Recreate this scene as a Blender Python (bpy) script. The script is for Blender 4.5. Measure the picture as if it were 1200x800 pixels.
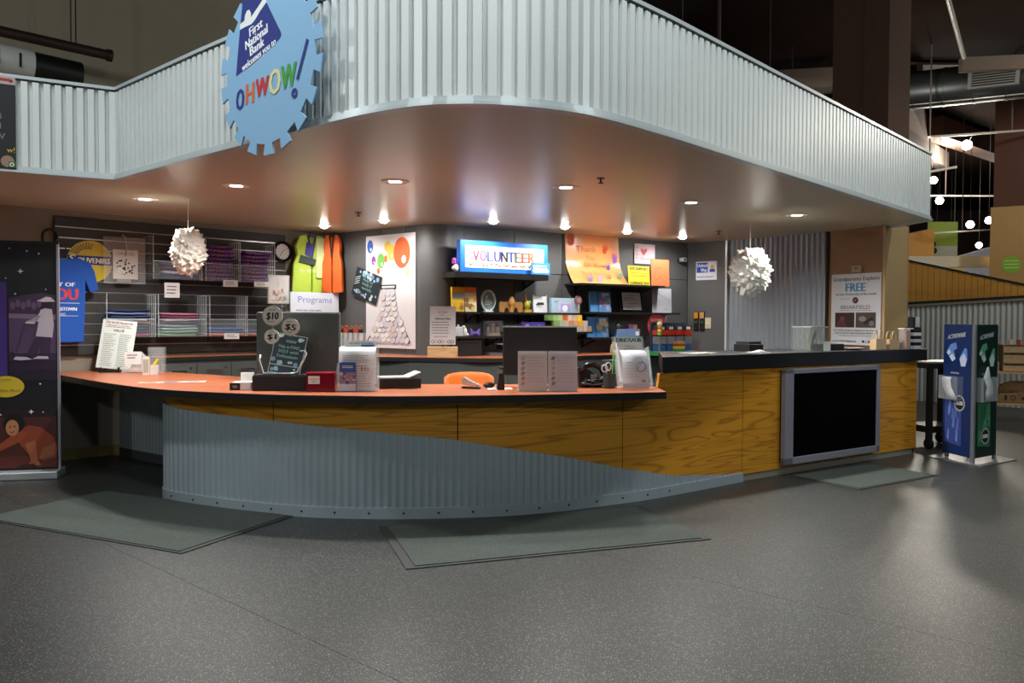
import bpy, bmesh, math, random
from mathutils import Matrix, Vector

# ------------------------------------------------------------------ camera, light, exposure
for o in list(bpy.data.objects): bpy.data.objects.remove(o)
SC = bpy.context.scene
COL = SC.collection
random.seed(7)
PI = math.pi

cam_d = bpy.data.cameras.new('camera'); cam = bpy.data.objects.new('camera', cam_d); COL.objects.link(cam)
cam_d.sensor_width = 36; cam_d.lens = 36*920/1200; cam_d.clip_start = .05; cam_d.clip_end = 200
_p = math.atan(24/920); _r = math.radians(.25)
_f = Vector((0, math.cos(_p), -math.sin(_p))); _u0 = Vector((0, math.sin(_p), math.cos(_p))); _x0 = Vector((1, 0, 0))
_x = _x0*math.cos(_r) + _u0*math.sin(_r); _u = _u0*math.cos(_r) - _x0*math.sin(_r)
M = Matrix((_x, _u, -_f)).transposed().to_4x4(); M.translation = (0, 0, 1.35); cam.matrix_world = M
SC.camera = cam

W = bpy.data.worlds.new('hall_dark'); SC.world = W; W.use_nodes = True
W.node_tree.nodes['Background'].inputs[0].default_value = (.02, .021, .023, 1)
W.node_tree.nodes['Background'].inputs[1].default_value = 1.0

vs = SC.view_settings
vs.view_transform = 'Standard'; vs.look = 'None'; vs.gamma = 1; vs.use_curve_mapping = False
vs.exposure = 1.0

def lamp(kind, name, loc, power, color=(1, 1, 1), size=.1, target=None, spot=None, blend=.6, parent=None):
    d = bpy.data.lights.new(name, kind); d.energy = power; d.color = color
    if kind == 'AREA': d.shape = 'DISK'; d.size = size
    else: d.shadow_soft_size = size
    if kind == 'SPOT': d.spot_size = math.radians(spot); d.spot_blend = blend
    o = bpy.data.objects.new(name, d); COL.objects.link(o); o.location = loc
    if target is not None:
        o.rotation_euler = (Vector(target)-Vector(loc)).to_track_quat('-Z', 'Y').to_euler()
    if parent is not None: o.parent = parent
    return o

COOL = (.93, .99, 1.0); WARM = (1, .86, .68); NEUT = (1, .975, .93)
# track lamps of the hall, hung in a row in front of the corrugated fascia, aimed at floor and fascia
HALL_TRACK = [(-3.3, 3.9, 4.9), (-2.2, 3.3, 4.9), (-1.1, 2.75, 4.9), (.1, 2.45, 4.9), (1.2, 3.0, 4.9), (2.3, 4.1, 4.9), (3.5, 5.3, 4.9), (4.9, 6.6, 4.9)]
for i, p in enumerate(HALL_TRACK):
    lamp('SPOT', 'hall_track_lamp', p, 70, COOL, .07, (p[0]*1.0, p[1]+.5, 0), 125, .9)
# added point lights without fixtures, filling the hall from out of sight
for p in [(-5.5, -1.5, 4.4), (-1.5, -4.5, 4.4), (3.5, -3.5, 4.4), (8.5, 1.5, 4.4), (-9.0, 3.0, 4.4), (1.0, 13.5, 4.7)]:
    lamp('POINT', 'hall_globe_lamp', p, 112 if p[1] < 10 else 26, COOL, .2)

# unseen point lights added to brighten the gallery at the right
for p, e in [((8.3, 9.6, 4.5), 100), ((9.2, 16.6, 4.7), 110), ((12.5, 19.0, 4.6), 90), ((5.4, 11.3, 4.3), 30)]:
    lamp('POINT', 'gallery_lamp', p, e, (1, .9, .76), .15)

# ------------------------------------------------------------------ materials
def lin(c):
    c /= 255.
    return c/12.92 if c <= .04045 else ((c+.055)/1.055)**2.4
def rgb(h):
    if isinstance(h, str): h = tuple(int(h[i:i+2], 16) for i in (0, 2, 4))
    return (lin(h[0]), lin(h[1]), lin(h[2]), 1)
MATS = {}
def base_mat(name):
    m = bpy.data.materials.new(name); m.use_nodes = True
    nt = m.node_tree; b = nt.nodes['Principled BSDF']
    return m, nt, b
def mat(color, rough=.55, metal=0., var=.10, scale=14., bump=0., spec=.5, name=None):
    """plain painted / plastic / paper surface: base colour with a little procedural unevenness"""
    key = (str(color), rough, metal, var, scale, bump, spec)
    if key in MATS: return MATS[key]
    m, nt, b = base_mat(name or 'surface_%s' % (color if isinstance(color, str) else '%02x%02x%02x' % tuple(color)))
    c = rgb(color)
    tc = nt.nodes.new('ShaderNodeTexCoord'); n = nt.nodes.new('ShaderNodeTexNoise')
    n.inputs['Scale'].default_value = scale; n.inputs['Detail'].default_value = 3
    nt.links.new(tc.outputs['Object'], n.inputs['Vector'])
    mx = nt.nodes.new('ShaderNodeMix'); mx.data_type = 'RGBA'
    mx.inputs[6].default_value = tuple(k*(1-var) for k in c[:3])+(1,)
    mx.inputs[7].default_value = tuple(min(1, k*(1+var)) for k in c[:3])+(1,)
    nt.links.new(n.outputs['Fac'], mx.inputs[0]); nt.links.new(mx.outputs[2], b.inputs['Base Color'])
    b.inputs['Roughness'].default_value = rough; b.inputs['Metallic'].default_value = metal
    b.inputs['Specular IOR Level'].default_value = spec
    if bump:
        bp = nt.nodes.new('ShaderNodeBump'); bp.inputs['Strength'].default_value = bump; bp.inputs['Distance'].default_value = .004
        nt.links.new(n.outputs['Fac'], bp.inputs['Height']); nt.links.new(bp.outputs['Normal'], b.inputs['Normal'])
    MATS[key] = m; return m
def emit(color, strength, name='lamp_glow'):
    key = ('e', str(color), strength)
    if key in MATS: return MATS[key]
    m, nt, b = base_mat(name); b.inputs['Base Color'].default_value = rgb(color)
    b.inputs['Emission Color'].default_value = rgb(color); b.inputs['Emission Strength'].default_value = strength
    MATS[key] = m; return m
def clear(tint='ffffff', alpha=.14, rough=.08):
    key = ('c', tint, alpha)
    if key in MATS: return MATS[key]
    m, nt, b = base_mat('clear_acrylic_'+tint); b.inputs['Base Color'].default_value = rgb(tint)
    b.inputs['Roughness'].default_value = rough; b.inputs['Alpha'].default_value = alpha
    MATS[key] = m; return m
def tinted(name, rough=.8, scale=60, var=.3):
    """cloth / paper whose colour comes from the object's own colour"""
    key = ('t', name)
    if key in MATS: return MATS[key]
    m, nt, b = base_mat(name); oi = nt.nodes.new('ShaderNodeObjectInfo')
    tc = nt.nodes.new('ShaderNodeTexCoord'); n = nt.nodes.new('ShaderNodeTexNoise'); n.inputs['Scale'].default_value = scale
    nt.links.new(tc.outputs['Object'], n.inputs['Vector'])
    hs = nt.nodes.new('ShaderNodeHueSaturation'); mr = nt.nodes.new('ShaderNodeMapRange')
    mr.inputs[3].default_value = 1-var; mr.inputs[4].default_value = 1+var
    nt.links.new(n.outputs['Fac'], mr.inputs[0]); nt.links.new(mr.outputs[0], hs.inputs['Value'])
    nt.links.new(oi.outputs['Color'], hs.inputs['Color']); nt.links.new(hs.outputs['Color'], b.inputs['Base Color'])
    b.inputs['Roughness'].default_value = rough; MATS[key] = m; return m
def wood(name, light, dark, zf=16., stretch=.9, rough=.38, dist=2.2, seedv=0.):
    """plywood / board with flowing horizontal figure"""
    m, nt, b = base_mat(name); N = nt.nodes; L = nt.links
    tc = N.new('ShaderNodeTexCoord'); mp = N.new('ShaderNodeMapping')
    mp.inputs['Scale'].default_value = (stretch, stretch, zf*.28); mp.inputs['Location'].default_value = (seedv, seedv*.7, seedv*.3)
    L.new(tc.outputs['Object'], mp.inputs['Vector'])
    n1 = N.new('ShaderNodeTexNoise'); n1.inputs['Scale'].default_value = .8; n1.inputs['Detail'].default_value = 2; n1.inputs['Distortion'].default_value = .6
    L.new(mp.outputs[0], n1.inputs['Vector'])
    mul = N.new('ShaderNodeMath'); mul.operation = 'MULTIPLY'; mul.inputs[1].default_value = zf*2.1*dist
    L.new(n1.outputs['Fac'], mul.inputs[0])
    sn = N.new('ShaderNodeMath'); sn.operation = 'SINE'; L.new(mul.outputs[0], sn.inputs[0])
    mr = N.new('ShaderNodeMapRange'); mr.inputs[1].default_value = -1; mr.inputs[2].default_value = 1
    L.new(sn.outputs[0], mr.inputs[0])
    pw = N.new('ShaderNodeMath'); pw.operation = 'POWER'; pw.inputs[1].default_value = 5.0; L.new(mr.outputs[0], pw.inputs[0])
    mp2 = N.new('ShaderNodeMapping'); mp2.inputs['Scale'].default_value = (3, 3, 90); L.new(tc.outputs['Object'], mp2.inputs['Vector'])
    n2 = N.new('ShaderNodeTexNoise'); n2.inputs['Scale'].default_value = 1.5; n2.inputs['Detail'].default_value = 4; L.new(mp2.outputs[0], n2.inputs['Vector'])
    ad = N.new('ShaderNodeMath'); ad.operation = 'MULTIPLY_ADD'; ad.inputs[1].default_value = .5; L.new(pw.outputs[0], ad.inputs[0])
    ml = N.new('ShaderNodeMath'); ml.operation = 'MULTIPLY'; ml.inputs[1].default_value = .42; L.new(n2.outputs['Fac'], ml.inputs[0])
    L.new(ml.outputs[0], ad.inputs[2])
    cr = N.new('ShaderNodeMix'); cr.data_type = 'RGBA'; cr.inputs[6].default_value = rgb(light); cr.inputs[7].default_value = rgb(dark)
    L.new(ad.outputs[0], cr.inputs[0]); L.new(cr.outputs[2], b.inputs['Base Color'])
    b.inputs['Roughness'].default_value = rough
    return m
def speckle(name, basec, spots, amount=.62, scale=260, rough=.33, bump=.0, big=1.2):
    m, nt, b = base_mat(name); N = nt.nodes; L = nt.links
    tc = N.new('ShaderNodeTexCoord')
    v = N.new('ShaderNodeTexVoronoi'); v.inputs['Scale'].default_value = scale; L.new(tc.outputs['Object'], v.inputs['Vector'])
    lt = N.new('ShaderNodeMath'); lt.operation = 'LESS_THAN'; lt.inputs[1].default_value = .36; L.new(v.outputs['Distance'], lt.inputs[0])
    sep = N.new('ShaderNodeSeparateColor'); L.new(v.outputs['Color'], sep.inputs[0])
    gt = N.new('ShaderNodeMath'); gt.operation = 'GREATER_THAN'; gt.inputs[1].default_value = amount; L.new(sep.outputs[0], gt.inputs[0])
    mu = N.new('ShaderNodeMath'); mu.operation = 'MULTIPLY'; L.new(lt.outputs[0], mu.inputs[0]); L.new(gt.outputs[0], mu.inputs[1])
    mu2 = N.new('ShaderNodeMath'); mu2.operation = 'MULTIPLY'; L.new(mu.outputs[0], mu2.inputs[0]); L.new(sep.outputs[1], mu2.inputs[1])
    n = N.new('ShaderNodeTexNoise'); n.inputs['Scale'].default_value = big; n.inputs['Detail'].default_value = 4; L.new(tc.outputs['Object'], n.inputs['Vector'])
    mx = N.new('ShaderNodeMix'); mx.data_type = 'RGBA'; c = rgb(basec)
    mx.inputs[6].default_value = tuple(k*.8 for k in c[:3])+(1,); mx.inputs[7].default_value = tuple(k*1.2 for k in c[:3])+(1,)
    L.new(n.outputs['Fac'], mx.inputs[0])
    m2 = N.new('ShaderNodeMix'); m2.data_type = 'RGBA'; m2.inputs[7].default_value = rgb(spots)
    L.new(mx.outputs[2], m2.inputs[6]); L.new(mu2.outputs[0], m2.inputs[0]); L.new(m2.outputs[2], b.inputs['Base Color'])
    mr = N.new('ShaderNodeMapRange'); mr.inputs[3].default_value = rough*.85; mr.inputs[4].default_value = rough*1.2
    L.new(n.outputs['Fac'], mr.inputs[0]); L.new(mr.outputs[0], b.inputs['Roughness'])
    if bump:
        bp = N.new('ShaderNodeBump'); bp.inputs['Strength'].default_value = bump; bp.inputs['Distance'].default_value = .003
        L.new(v.outputs['Distance'], bp.inputs['Height']); L.new(bp.outputs['Normal'], b.inputs['Normal'])
    return m

M_FLOOR = speckle('speckled_rubber_floor', '232523', '98988f', .45, 165, .42, big=.9)
M_MAT = speckle('ribbed_mat_carpet', '3a413c', '6c766f', .35, 210, .95, .8)
M_MATEDGE = mat('2a2c2a', .7)
M_GALV = mat('dde2e0', .4, .2, .05, 3.)
M_GALVB = mat('a3b0b6', .42, .25, .08, 4.)
M_TRIM = mat('c6cfd0', .34, .3, .05, 6.)
M_CEIL = mat('cbbfa6', .3, 0, .03, 2., spec=.4)
M_WALLD = mat('5d5e5e', .5, 0, .06, 5.)
M_BEIGE = mat('8a8173', .7, 0, .05, 5.)
M_UPPER = mat('a09885', .8, 0, .05, 4.)
M_BROWN = mat('563a2e', .85, 0, .12, 3.)
M_BLACK = mat('161514', .45, 0, .1)
M_BLACKG = mat('101012', .22, 0, .05)
M_BLACKM = mat('0d0d0e', .7, 0, .1)
M_WOOD = wood('figured_orange_plywood', 'dc9a2a', '8a5510', 22, .42)
M_WOOD2 = wood('tan_wood_cladding', '8f6a3a', '775530', 9, .8, .5, 1.2, 3.)
M_PINE = wood('light_plywood', 'c99a55', 'a8772f', 10, .9, .55, 1.2, 7.)
M_BAMBOO = wood('pale_bamboo', 'd9b98a', 'b8925c', 24, 2, .5, 1.0, 5.)
M_LAM = mat('a65e3c', .35, 0, .05, 3., name='orange_laminate')
M_WORKB = mat('222325', .4, 0, .08, 40., name='charcoal_laminate')
M_WHITE = mat('e9e8e4', .6, 0, .03)
M_PAPER = mat('dedcd8', .75, 0, .04)
M_CHROME = mat('c8c8c8', .2, 1.)
M_GREYP = mat('8b8b93', .4)
M_DUCT = mat('3d4244', .4, .7, .1, 6.)
M_STEEL = mat('8f8f8c', .45, .6)

# ------------------------------------------------------------------ mesh helpers
class MB:
    def __init__(s): s.v = []; s.f = []; s.m = []; s.cur = 0
    def add(s, vs_, fs, M_=None):
        n = len(s.v)
        for p in vs_:
            p = Vector(p)
            s.v.append(tuple(M_ @ p) if M_ is not None else tuple(p))
        for f in fs: s.f.append(tuple(i+n for i in f)); s.m.append(s.cur)
        return s
    def box(s, x0, y0, z0, x1, y1, z1, M_=None):
        v = [(x0, y0, z0), (x1, y0, z0), (x1, y1, z0), (x0, y1, z0), (x0, y0, z1), (x1, y0, z1), (x1, y1, z1), (x0, y1, z1)]
        return s.add(v, [(3, 2, 1, 0), (4, 5, 6, 7), (0, 1, 5, 4), (1, 2, 6, 5), (2, 3, 7, 6), (3, 0, 4, 7)], M_)
    def bar(s, a, b, w, h=None):
        """square bar from a to b"""
        a = Vector(a); b = Vector(b); h = h or w; d = b-a; q = d.to_track_quat('Z', 'Y').to_matrix().to_4x4(); q.translation = a
        return s.box(-w/2, -h/2, 0, w/2, h/2, d.length, q)
    def cyl(s, a, b, r, r2=None, n=12, cap=True):
        a = Vector(a); b = Vector(b); r2 = r if r2 is None else r2; d = b-a
        q = d.to_track_quat('Z', 'Y').to_matrix().to_4x4(); q.translation = a
        v = [(r*math.cos(2*PI*i/n), r*math.sin(2*PI*i/n), 0) for i in range(n)]+[(r2*math.cos(2*PI*i/n), r2*math.sin(2*PI*i/n), d.length) for i in range(n)]
        f = [(i, (i+1) % n, n+(i+1) % n, n+i) for i in range(n)]
        if cap: f += [tuple(range(n-1, -1, -1)), tuple(range(n, 2*n))]
        return s.add(v, f, q)
    def lathe(s, prof, n=20, M_=None):
        """prof: list of (r,z) turned about z"""
        v = []; f = []
        for r, z in prof: v += [(r*math.cos(2*PI*i/n), r*math.sin(2*PI*i/n), z) for i in range(n)]
        for k in range(len(prof)-1):
            f += [(k*n+i, k*n+(i+1) % n, (k+1)*n+(i+1) % n, (k+1)*n+i) for i in range(n)]
        f += [tuple(range(n-1, -1, -1)), tuple(range((len(prof)-1)*n, len(prof)*n))]
        return s.add(v, f, M_)
    def prism(s, poly, y0, y1, M_=None):
        """poly in x,z (counter-clockwise seen from -y), extruded from y0 (front) to y1 (back)"""
        n = len(poly); v = [(x, y0, z) for x, z in poly]+[(x, y1, z) for x, z in poly]
        f = [tuple(range(n)), tuple(range(2*n-1, n-1, -1))]+[(i, n+i, n+(i+1) % n, (i+1) % n) for i in range(n)]
        return s.add(v, f, M_)
    def slab(s, poly, z0, z1, M_=None):
        """poly in x,y extruded in z"""
        n = len(poly); v = [(x, y, z1) for x, y in poly]+[(x, y, z0) for x, y in poly]
        f = [tuple(range(n)), tuple(range(2*n-1, n-1, -1))]+[(i, n+i, n+(i+1) % n, (i+1) % n) for i in range(n)]
        return s.add(v, f, M_)
    def tube(s, pts, r, n=8):
        pts = [Vector(p) for p in pts]; rings = []; base = len(s.v)
        for i, p in enumerate(pts):
            t = (pts[min(i+1, len(pts)-1)]-pts[max(i-1, 0)]).normalized(); q = t.to_track_quat('Z', 'Y').to_matrix()
            if i and abs(t.dot(prevt)) > .2:
                x = prevx-t*prevx.dot(t); x.normalize(); y = t.cross(x)
            else: x = q @ Vector((1, 0, 0)); y = q @ Vector((0, 1, 0))
            prevt, prevx = t, x
            s.v += [tuple(p+x*r*math.cos(2*PI*k/n)+y*r*math.sin(2*PI*k/n)) for k in range(n)]
        for i in range(len(pts)-1):
            for k in range(n):
                s.f.append((base+i*n+k, base+i*n+(k+1) % n, base+(i+1)*n+(k+1) % n, base+(i+1)*n+k)); s.m.append(s.cur)
        s.f.append(tuple(base+k for k in range(n-1, -1, -1))); s.m.append(s.cur)
        e = base+(len(pts)-1)*n; s.f.append(tuple(e+k for k in range(n))); s.m.append(s.cur)
        return s
    def ball(s, c, rx, ry=None, rz=None, n=14, k=9):
        ry = ry or rx; rz = rz or rx
        return s.lathe([(max(1e-4, math.sin(PI*i/k)), -math.cos(PI*i/k)) for i in range(k+1)], n, Matrix.Translation(c) @ Matrix.Diagonal((rx, ry, rz, 1)))
    def mesh(s, name, mats, smooth=False):
        me = bpy.data.meshes.new(name); me.from_pydata(s.v, [], s.f)
        for m_ in (mats if isinstance(mats, (list, tuple)) else [mats]): me.materials.append(m_)
        me.polygons.foreach_set('material_index', s.m)
        if smooth: me.polygons.foreach_set('use_smooth', [True]*len(me.polygons))
        me.update(); return me
    def build(s, name, mats, parent=None, smooth=False, bevel=0, loc=None, rz=None):
        o = bpy.data.objects.new(name, s.mesh(name, mats, smooth)); COL.objects.link(o)
        if parent is not None: o.parent = parent
        if loc is not None: o.location = loc
        if rz is not None: o.rotation_euler = (0, 0, rz)
        if smooth and smooth != 'all':
            try:
                md = o.modifiers.new('edges', 'EDGE_SPLIT'); md.split_angle = math.radians(38)
            except Exception: pass
        if bevel:
            b = o.modifiers.new('bevel', 'BEVEL'); b.width = bevel; b.segments = 2; b.limit_method = 'ANGLE'; b.angle_limit = math.radians(50)
        return o
def tag(o, label=None, cat=None, group=None, kind=None):
    if label: o['label'] = label
    if cat: o['category'] = cat
    if group: o['group'] = group
    if kind: o['kind'] = kind
    return o
def thing(name, label, cat, loc, rz=0, group=None):
    o = bpy.data.objects.new(name, None); COL.objects.link(o); o.location = loc; o.rotation_euler = (0, 0, rz)
    o.empty_display_size = .1
    return tag(o, label, cat, group)
def inst(me, name, loc, rot=(0, 0, 0), parent=None, scale=None, color=None):
    o = bpy.data.objects.new(name, me); COL.objects.link(o); o.location = loc; o.rotation_euler = rot
    if parent is not None: o.parent = parent
    if scale: o.scale = scale
    if color: o.color = rgb(color)
    return o
def catmull(pts, n=10):
    out = []; P = [Vector(p) for p in pts]
    for i in range(len(P)-1):
        a = P[max(i-1, 0)]; b = P[i]; c = P[i+1]; d = P[min(i+2, len(P)-1)]
        for k in range(n):
            t = k/n
            out.append(.5*((2*b)+(c-a)*t+(2*a-5*b+4*c-d)*t*t+(3*b-a-3*c+d)*t**3))
    out.append(P[-1]); return out
class Path:
    """plan polyline with arc length; right-hand normal (towards the viewer when running left to right)"""
    def __init__(s, pts):
        s.p = [Vector((p[0], p[1])) for p in pts]; s.d = [0]
        for a, b in zip(s.p, s.p[1:]): s.d.append(s.d[-1]+(b-a).length)
        s.L = s.d[-1]
    def at(s, t):
        t = min(max(t, 0), s.L); lo = 0
        while lo < len(s.d)-2 and s.d[lo+1] < t: lo += 1
        a, b = s.p[lo], s.p[lo+1]; l = s.d[lo+1]-s.d[lo]
        return a+(b-a)*((t-s.d[lo])/l)
    def nor(s, t, e=.03):
        d = (s.at(min(t+e, s.L))-s.at(max(t-e, 0))).normalized(); return Vector((d.y, -d.x))
    def off(s, t, o): return s.at(t)+s.nor(t)*o
    def near(s, q):
        q = Vector(q); return min((s.L*i/2000. for i in range(2001)), key=lambda t: (s.at(t)-q).length)
def corrugated(path, s0, s1, pitch, amp, zlo, zhi, off=0., per=8, trap=False, thick=.0):
    mb = MB(); n = int((s1-s0)/pitch*per)
    if trap:
        prof = [(0., 0.), (.24, 0.), (.33, 1.), (.91, 1.)]
        ts = [((k+a)*pitch+s0, h) for k in range(int((s1-s0)/pitch)+1) for a, h in prof if (k+a)*pitch+s0 <= s1]+[(s1, 0.)]
        n = len(ts)-1
    for i in range(n+1):
        if trap: t, h = ts[i]
        else: t = s0+(s1-s0)*i/n; h = .5+.5*math.sin(2*PI*((t/pitch) % 1.))
        p = path.off(t, off+amp*h)
        a = zlo(t) if callable(zlo) else zlo; b = zhi(t) if callable(zhi) else zhi
        mb.v += [(p.x, p.y, a), (p.x, p.y, max(b, a+.001))]
        if i: k = 2*i; mb.f.append((k-2, k, k+1, k-1)); mb.m.append(0)
    return mb
def ribbon(path, s0, s1, o0, o1, zlo, zhi, step=.06):
    """solid strip following a path between offsets o0 (front) and o1 (back)"""
    mb = MB(); n = max(1, int((s1-s0)/step))
    for i in range(n+1):
        t = s0+(s1-s0)*i/n; a = path.off(t, o0); b = path.off(t, o1)
        lo = zlo(t) if callable(zlo) else zlo; hi = zhi(t) if callable(zhi) else zhi
        mb.v += [(a.x, a.y, lo), (a.x, a.y, hi), (b.x, b.y, hi), (b.x, b.y, lo)]
        if i:
            k = 4*i
            for q in range(4):
                r = (q+1) % 4; mb.f.append((k-4+q, k+q, k+r, k-4+r)); mb.m.append(0)
    mb.f += [(0, 1, 2, 3), (4*n+3, 4*n+2, 4*n+1, 4*n)]; mb.m += [0, 0]
    return mb

# lettering ------------------------------------------------------------
TXT = {}
def text_geo(s):
    """outline mesh of a string in the built-in font, size 1, as (verts, faces, width)"""
    if s in TXT: return TXT[s]
    cu = bpy.data.curves.new('t', 'FONT'); cu.body = s; cu.size = 1; cu.resolution_u = 2
    o = bpy.data.objects.new('t', cu); COL.objects.link(o)
    dg = bpy.context.evaluated_depsgraph_get(); me = bpy.data.meshes.new_from_object(o.evaluated_get(dg))
    v = [tuple(p.co) for p in me.vertices]; f = [tuple(p.vertices) for p in me.polygons]
    bpy.data.objects.remove(o); bpy.data.curves.remove(cu); bpy.data.meshes.remove(me)
    xs = [p[0] for p in v] or [0]; x0, x1 = min(xs), max(xs)
    v = [(p[0]-(x0+x1)/2, p[1]) for p in v]
    TXT[s] = (v, f, x1-x0); return TXT[s]
def ellipse(cx, cz, rx, rz, n=24, a0=0):
    return [(cx+rx*math.cos(2*PI*i/n+a0), cz+rz*math.sin(2*PI*i/n+a0)) for i in range(n)]
class Print:
    """flat printed design lying on a front face (plane y = y0, facing -y): shapes and lettering as thin parts"""
    def __init__(s, y0): s.y = y0; s.k = 0; s.art = []; s.let = []
    def _y(s): s.k += 1; return s.y-.0005-.00025*s.k
    def _c(s, c): return c if not isinstance(c, (str, tuple)) else mat(c, .6, 0, .04)
    def poly(s, pts, c):
        y = s._y(); s.art.append(([(x, y, z) for x, z in pts], [tuple(range(len(pts)))], s._c(c))); return s
    def rect(s, x0, z0, x1, z1, c): return s.poly([(x0, z0), (x1, z0), (x1, z1), (x0, z1)], c)
    def disc(s, cx, cz, rx, c, rz=None, n=24): return s.poly(ellipse(cx, cz, rx, rz or rx, n), c)
    def ring(s, cx, cz, r, w, c, n=20):
        y = s._y(); v = [(cx+q*math.cos(2*PI*i/n), y, cz+q*math.sin(2*PI*i/n)) for q in (r, r-w) for i in range(n)]
        s.art.append((v, [(i, (i+1) % n, n+(i+1) % n, n+i) for i in range(n)], s._c(c))); return s
    def line(s, pts, w, c):
        """one continuous mitred stroke"""
        y = s._y(); L_ = []; R_ = []
        for i, (a, b) in enumerate(pts):
            p = pts[max(i-1, 0)]; q = pts[min(i+1, len(pts)-1)]; dx, dz = q[0]-p[0], q[1]-p[1]
            if abs(dx)+abs(dz) < 1e-9: dx, dz = a-p[0], b-p[1]
            l = math.hypot(dx, dz) or 1; nx, nz = -dz/l*w/2, dx/l*w/2; L_.append((a+nx, y, b+nz)); R_.append((a-nx, y, b-nz))
        n = len(pts); s.art.append((R_+L_, [(i, i+1, n+i+1, n+i) for i in range(n-1)], s._c(c))); return s
    def text(s, t, cx, cz, h, c, width=None, bold=0, slant=0, rot=0):
        v, f, w = text_geo(t); y = s._y()-.0001
        sx = h if width is None else width/max(w, 1e-6); cr, sr = math.cos(rot), math.sin(rot); V = []; F_ = []
        for dx in ([0] if not bold else [-bold, 0, bold]):
            n = len(V)
            for px, pz in v:
                X = px*sx+slant*pz*h+dx; Z = pz*h-.35*h
                V.append((cx+X*cr-Z*sr, y-.00004*(1+(dx > 0)-(dx < 0)), cz+X*sr+Z*cr))
            F_ += [tuple(i+n for i in q) for q in f]
        s.let.append((V, F_, s._c(c), 'lettering')); return s
    def lines(s, x0, z0, x1, z1, n, c, th=.4, ragged=.35, rnd=None):
        """unreadably small print: n rows of word-like dashes"""
        r = rnd or random; pitch = (z1-z0)/n; y = s._y()-.0001; V = []; F_ = []
        for i in range(n):
            z = z1-pitch*(i+.5); x = x0; end = x1-(x1-x0)*ragged*r.random()
            while x < end-1e-6:
                w = min((x1-x0)*(.06+.14*r.random()), end-x); h = pitch*th/2; k = len(V)
                V += [(x, y, z-h), (x+w, y, z-h), (x+w, y, z+h), (x, y, z+h)]; F_.append((k, k+1, k+2, k+3)); x += w+(x1-x0)*.02
        s.let.append((V, F_, s._c(c), 'small_print')); return s
    def done(s, parent, art='printed_shape', let='lettering', M_=None):
        out = []
        if len(s.art) > 14:
            mb = MB(); ms = []
            for v, f, m_ in s.art:
                if m_ not in ms: ms.append(m_)
                mb.cur = ms.index(m_); mb.add(v, f)
            o = mb.build('printed_artwork', ms, parent); o['kind'] = 'stuff'; out.append(o)
        else:
            for v, f, m_ in s.art: out.append(MB().add(v, f).build(art, m_, parent))
        for v, f, m_, nm in s.let:
            o = MB().add(v, f).build(nm, m_, parent); out.append(o)
            if nm == 'small_print': o['kind'] = 'stuff'
        if M_ is not None:
            for o in out: o.matrix_local = M_
        return out
def board(name, label, cat, loc, rz, w, h, t=.006, color='e9e8e4', tilt=0, group=None, roll=0, sheet='sheet', rough=.6):
    """flat sign / sheet standing on its base line: x centred, z 0..h, back face at y=0"""
    o = thing(name, label, cat, loc, rz, group); o.rotation_euler = (tilt, roll, rz)
    m_ = color if not isinstance(color, (str, tuple)) else mat(color, rough, 0, .03)
    MB().box(-w/2, -t, 0, w/2, 0, h).build(sheet, m_, o)
    return o, Print(-t)
# ------------------------------------------------------------------ the walls of the place (plan, metres)
ZC = 2.40
L0, L1, C1, C2, C3, R1 = (-4.647, 7.147), (-2.239, 9.5), (-1.023, 8.543), (-.652, 8.53), (2.311, 10.377), (2.734, 10.034)
K0, K1, P0, P1 = (2.76, 10.06), (3.606, 9.01), (3.637, 8.967), (3.979, 8.418)
class Wall:
    def __init__(s, A, B):
        s.A = Vector(A); s.B = Vector(B); s.t = (s.B-s.A).normalized(); s.L = (s.B-s.A).length
        s.n = Vector((s.t.y, -s.t.x)); s.rz = math.atan2(s.t.y, s.t.x)
    def p(s, a, off=0., z=0.): q = s.A+s.t*a+s.n*off; return (q.x, q.y, z)
WL, WC1, WC2, WR, WP = Wall(L0, L1), Wall(L1, C1), Wall(C2, C3), Wall(C3, R1), Wall(P0, P1)

# floor: sheets of speckled rubber laid side by side (seam direction as in the photograph)
fl = tag(MB().box(-16, -12, -.10, 22, 30, -.004).build('floor', M_FLOOR), 'dark grey speckled rubber floor of the hall', 'floor', None, 'structure')
sd = Vector((.605, -.533)).normalized(); sn_ = Vector((-sd.y, sd.x))
def clip_poly(poly, nx, ny, c):
    out = []
    for i in range(len(poly)):
        a, b = poly[i], poly[(i+1) % len(poly)]; da = a[0]*nx+a[1]*ny-c; db = b[0]*nx+b[1]*ny-c
        if da <= 0: out.append(a)
        if da*db < 0: t = da/(da-db); out.append((a[0]+(b[0]-a[0])*t, a[1]+(b[1]-a[1])*t))
    return out
c0 = Vector((1.29, 3.841)).dot(sn_); STRIP = 1.83
for k in range(-9, 15):
    poly = [(-16, -12), (22, -12), (22, 30), (-16, 30)]
    poly = clip_poly(poly, sn_.x, sn_.y, c0+(k+1)*STRIP-.0012); poly = clip_poly(poly, -sn_.x, -sn_.y, -(c0+k*STRIP+.0012))
    if len(poly) > 2: MB().slab(poly, -.004, 0).build('floor_sheet', M_FLOOR, fl)

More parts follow.
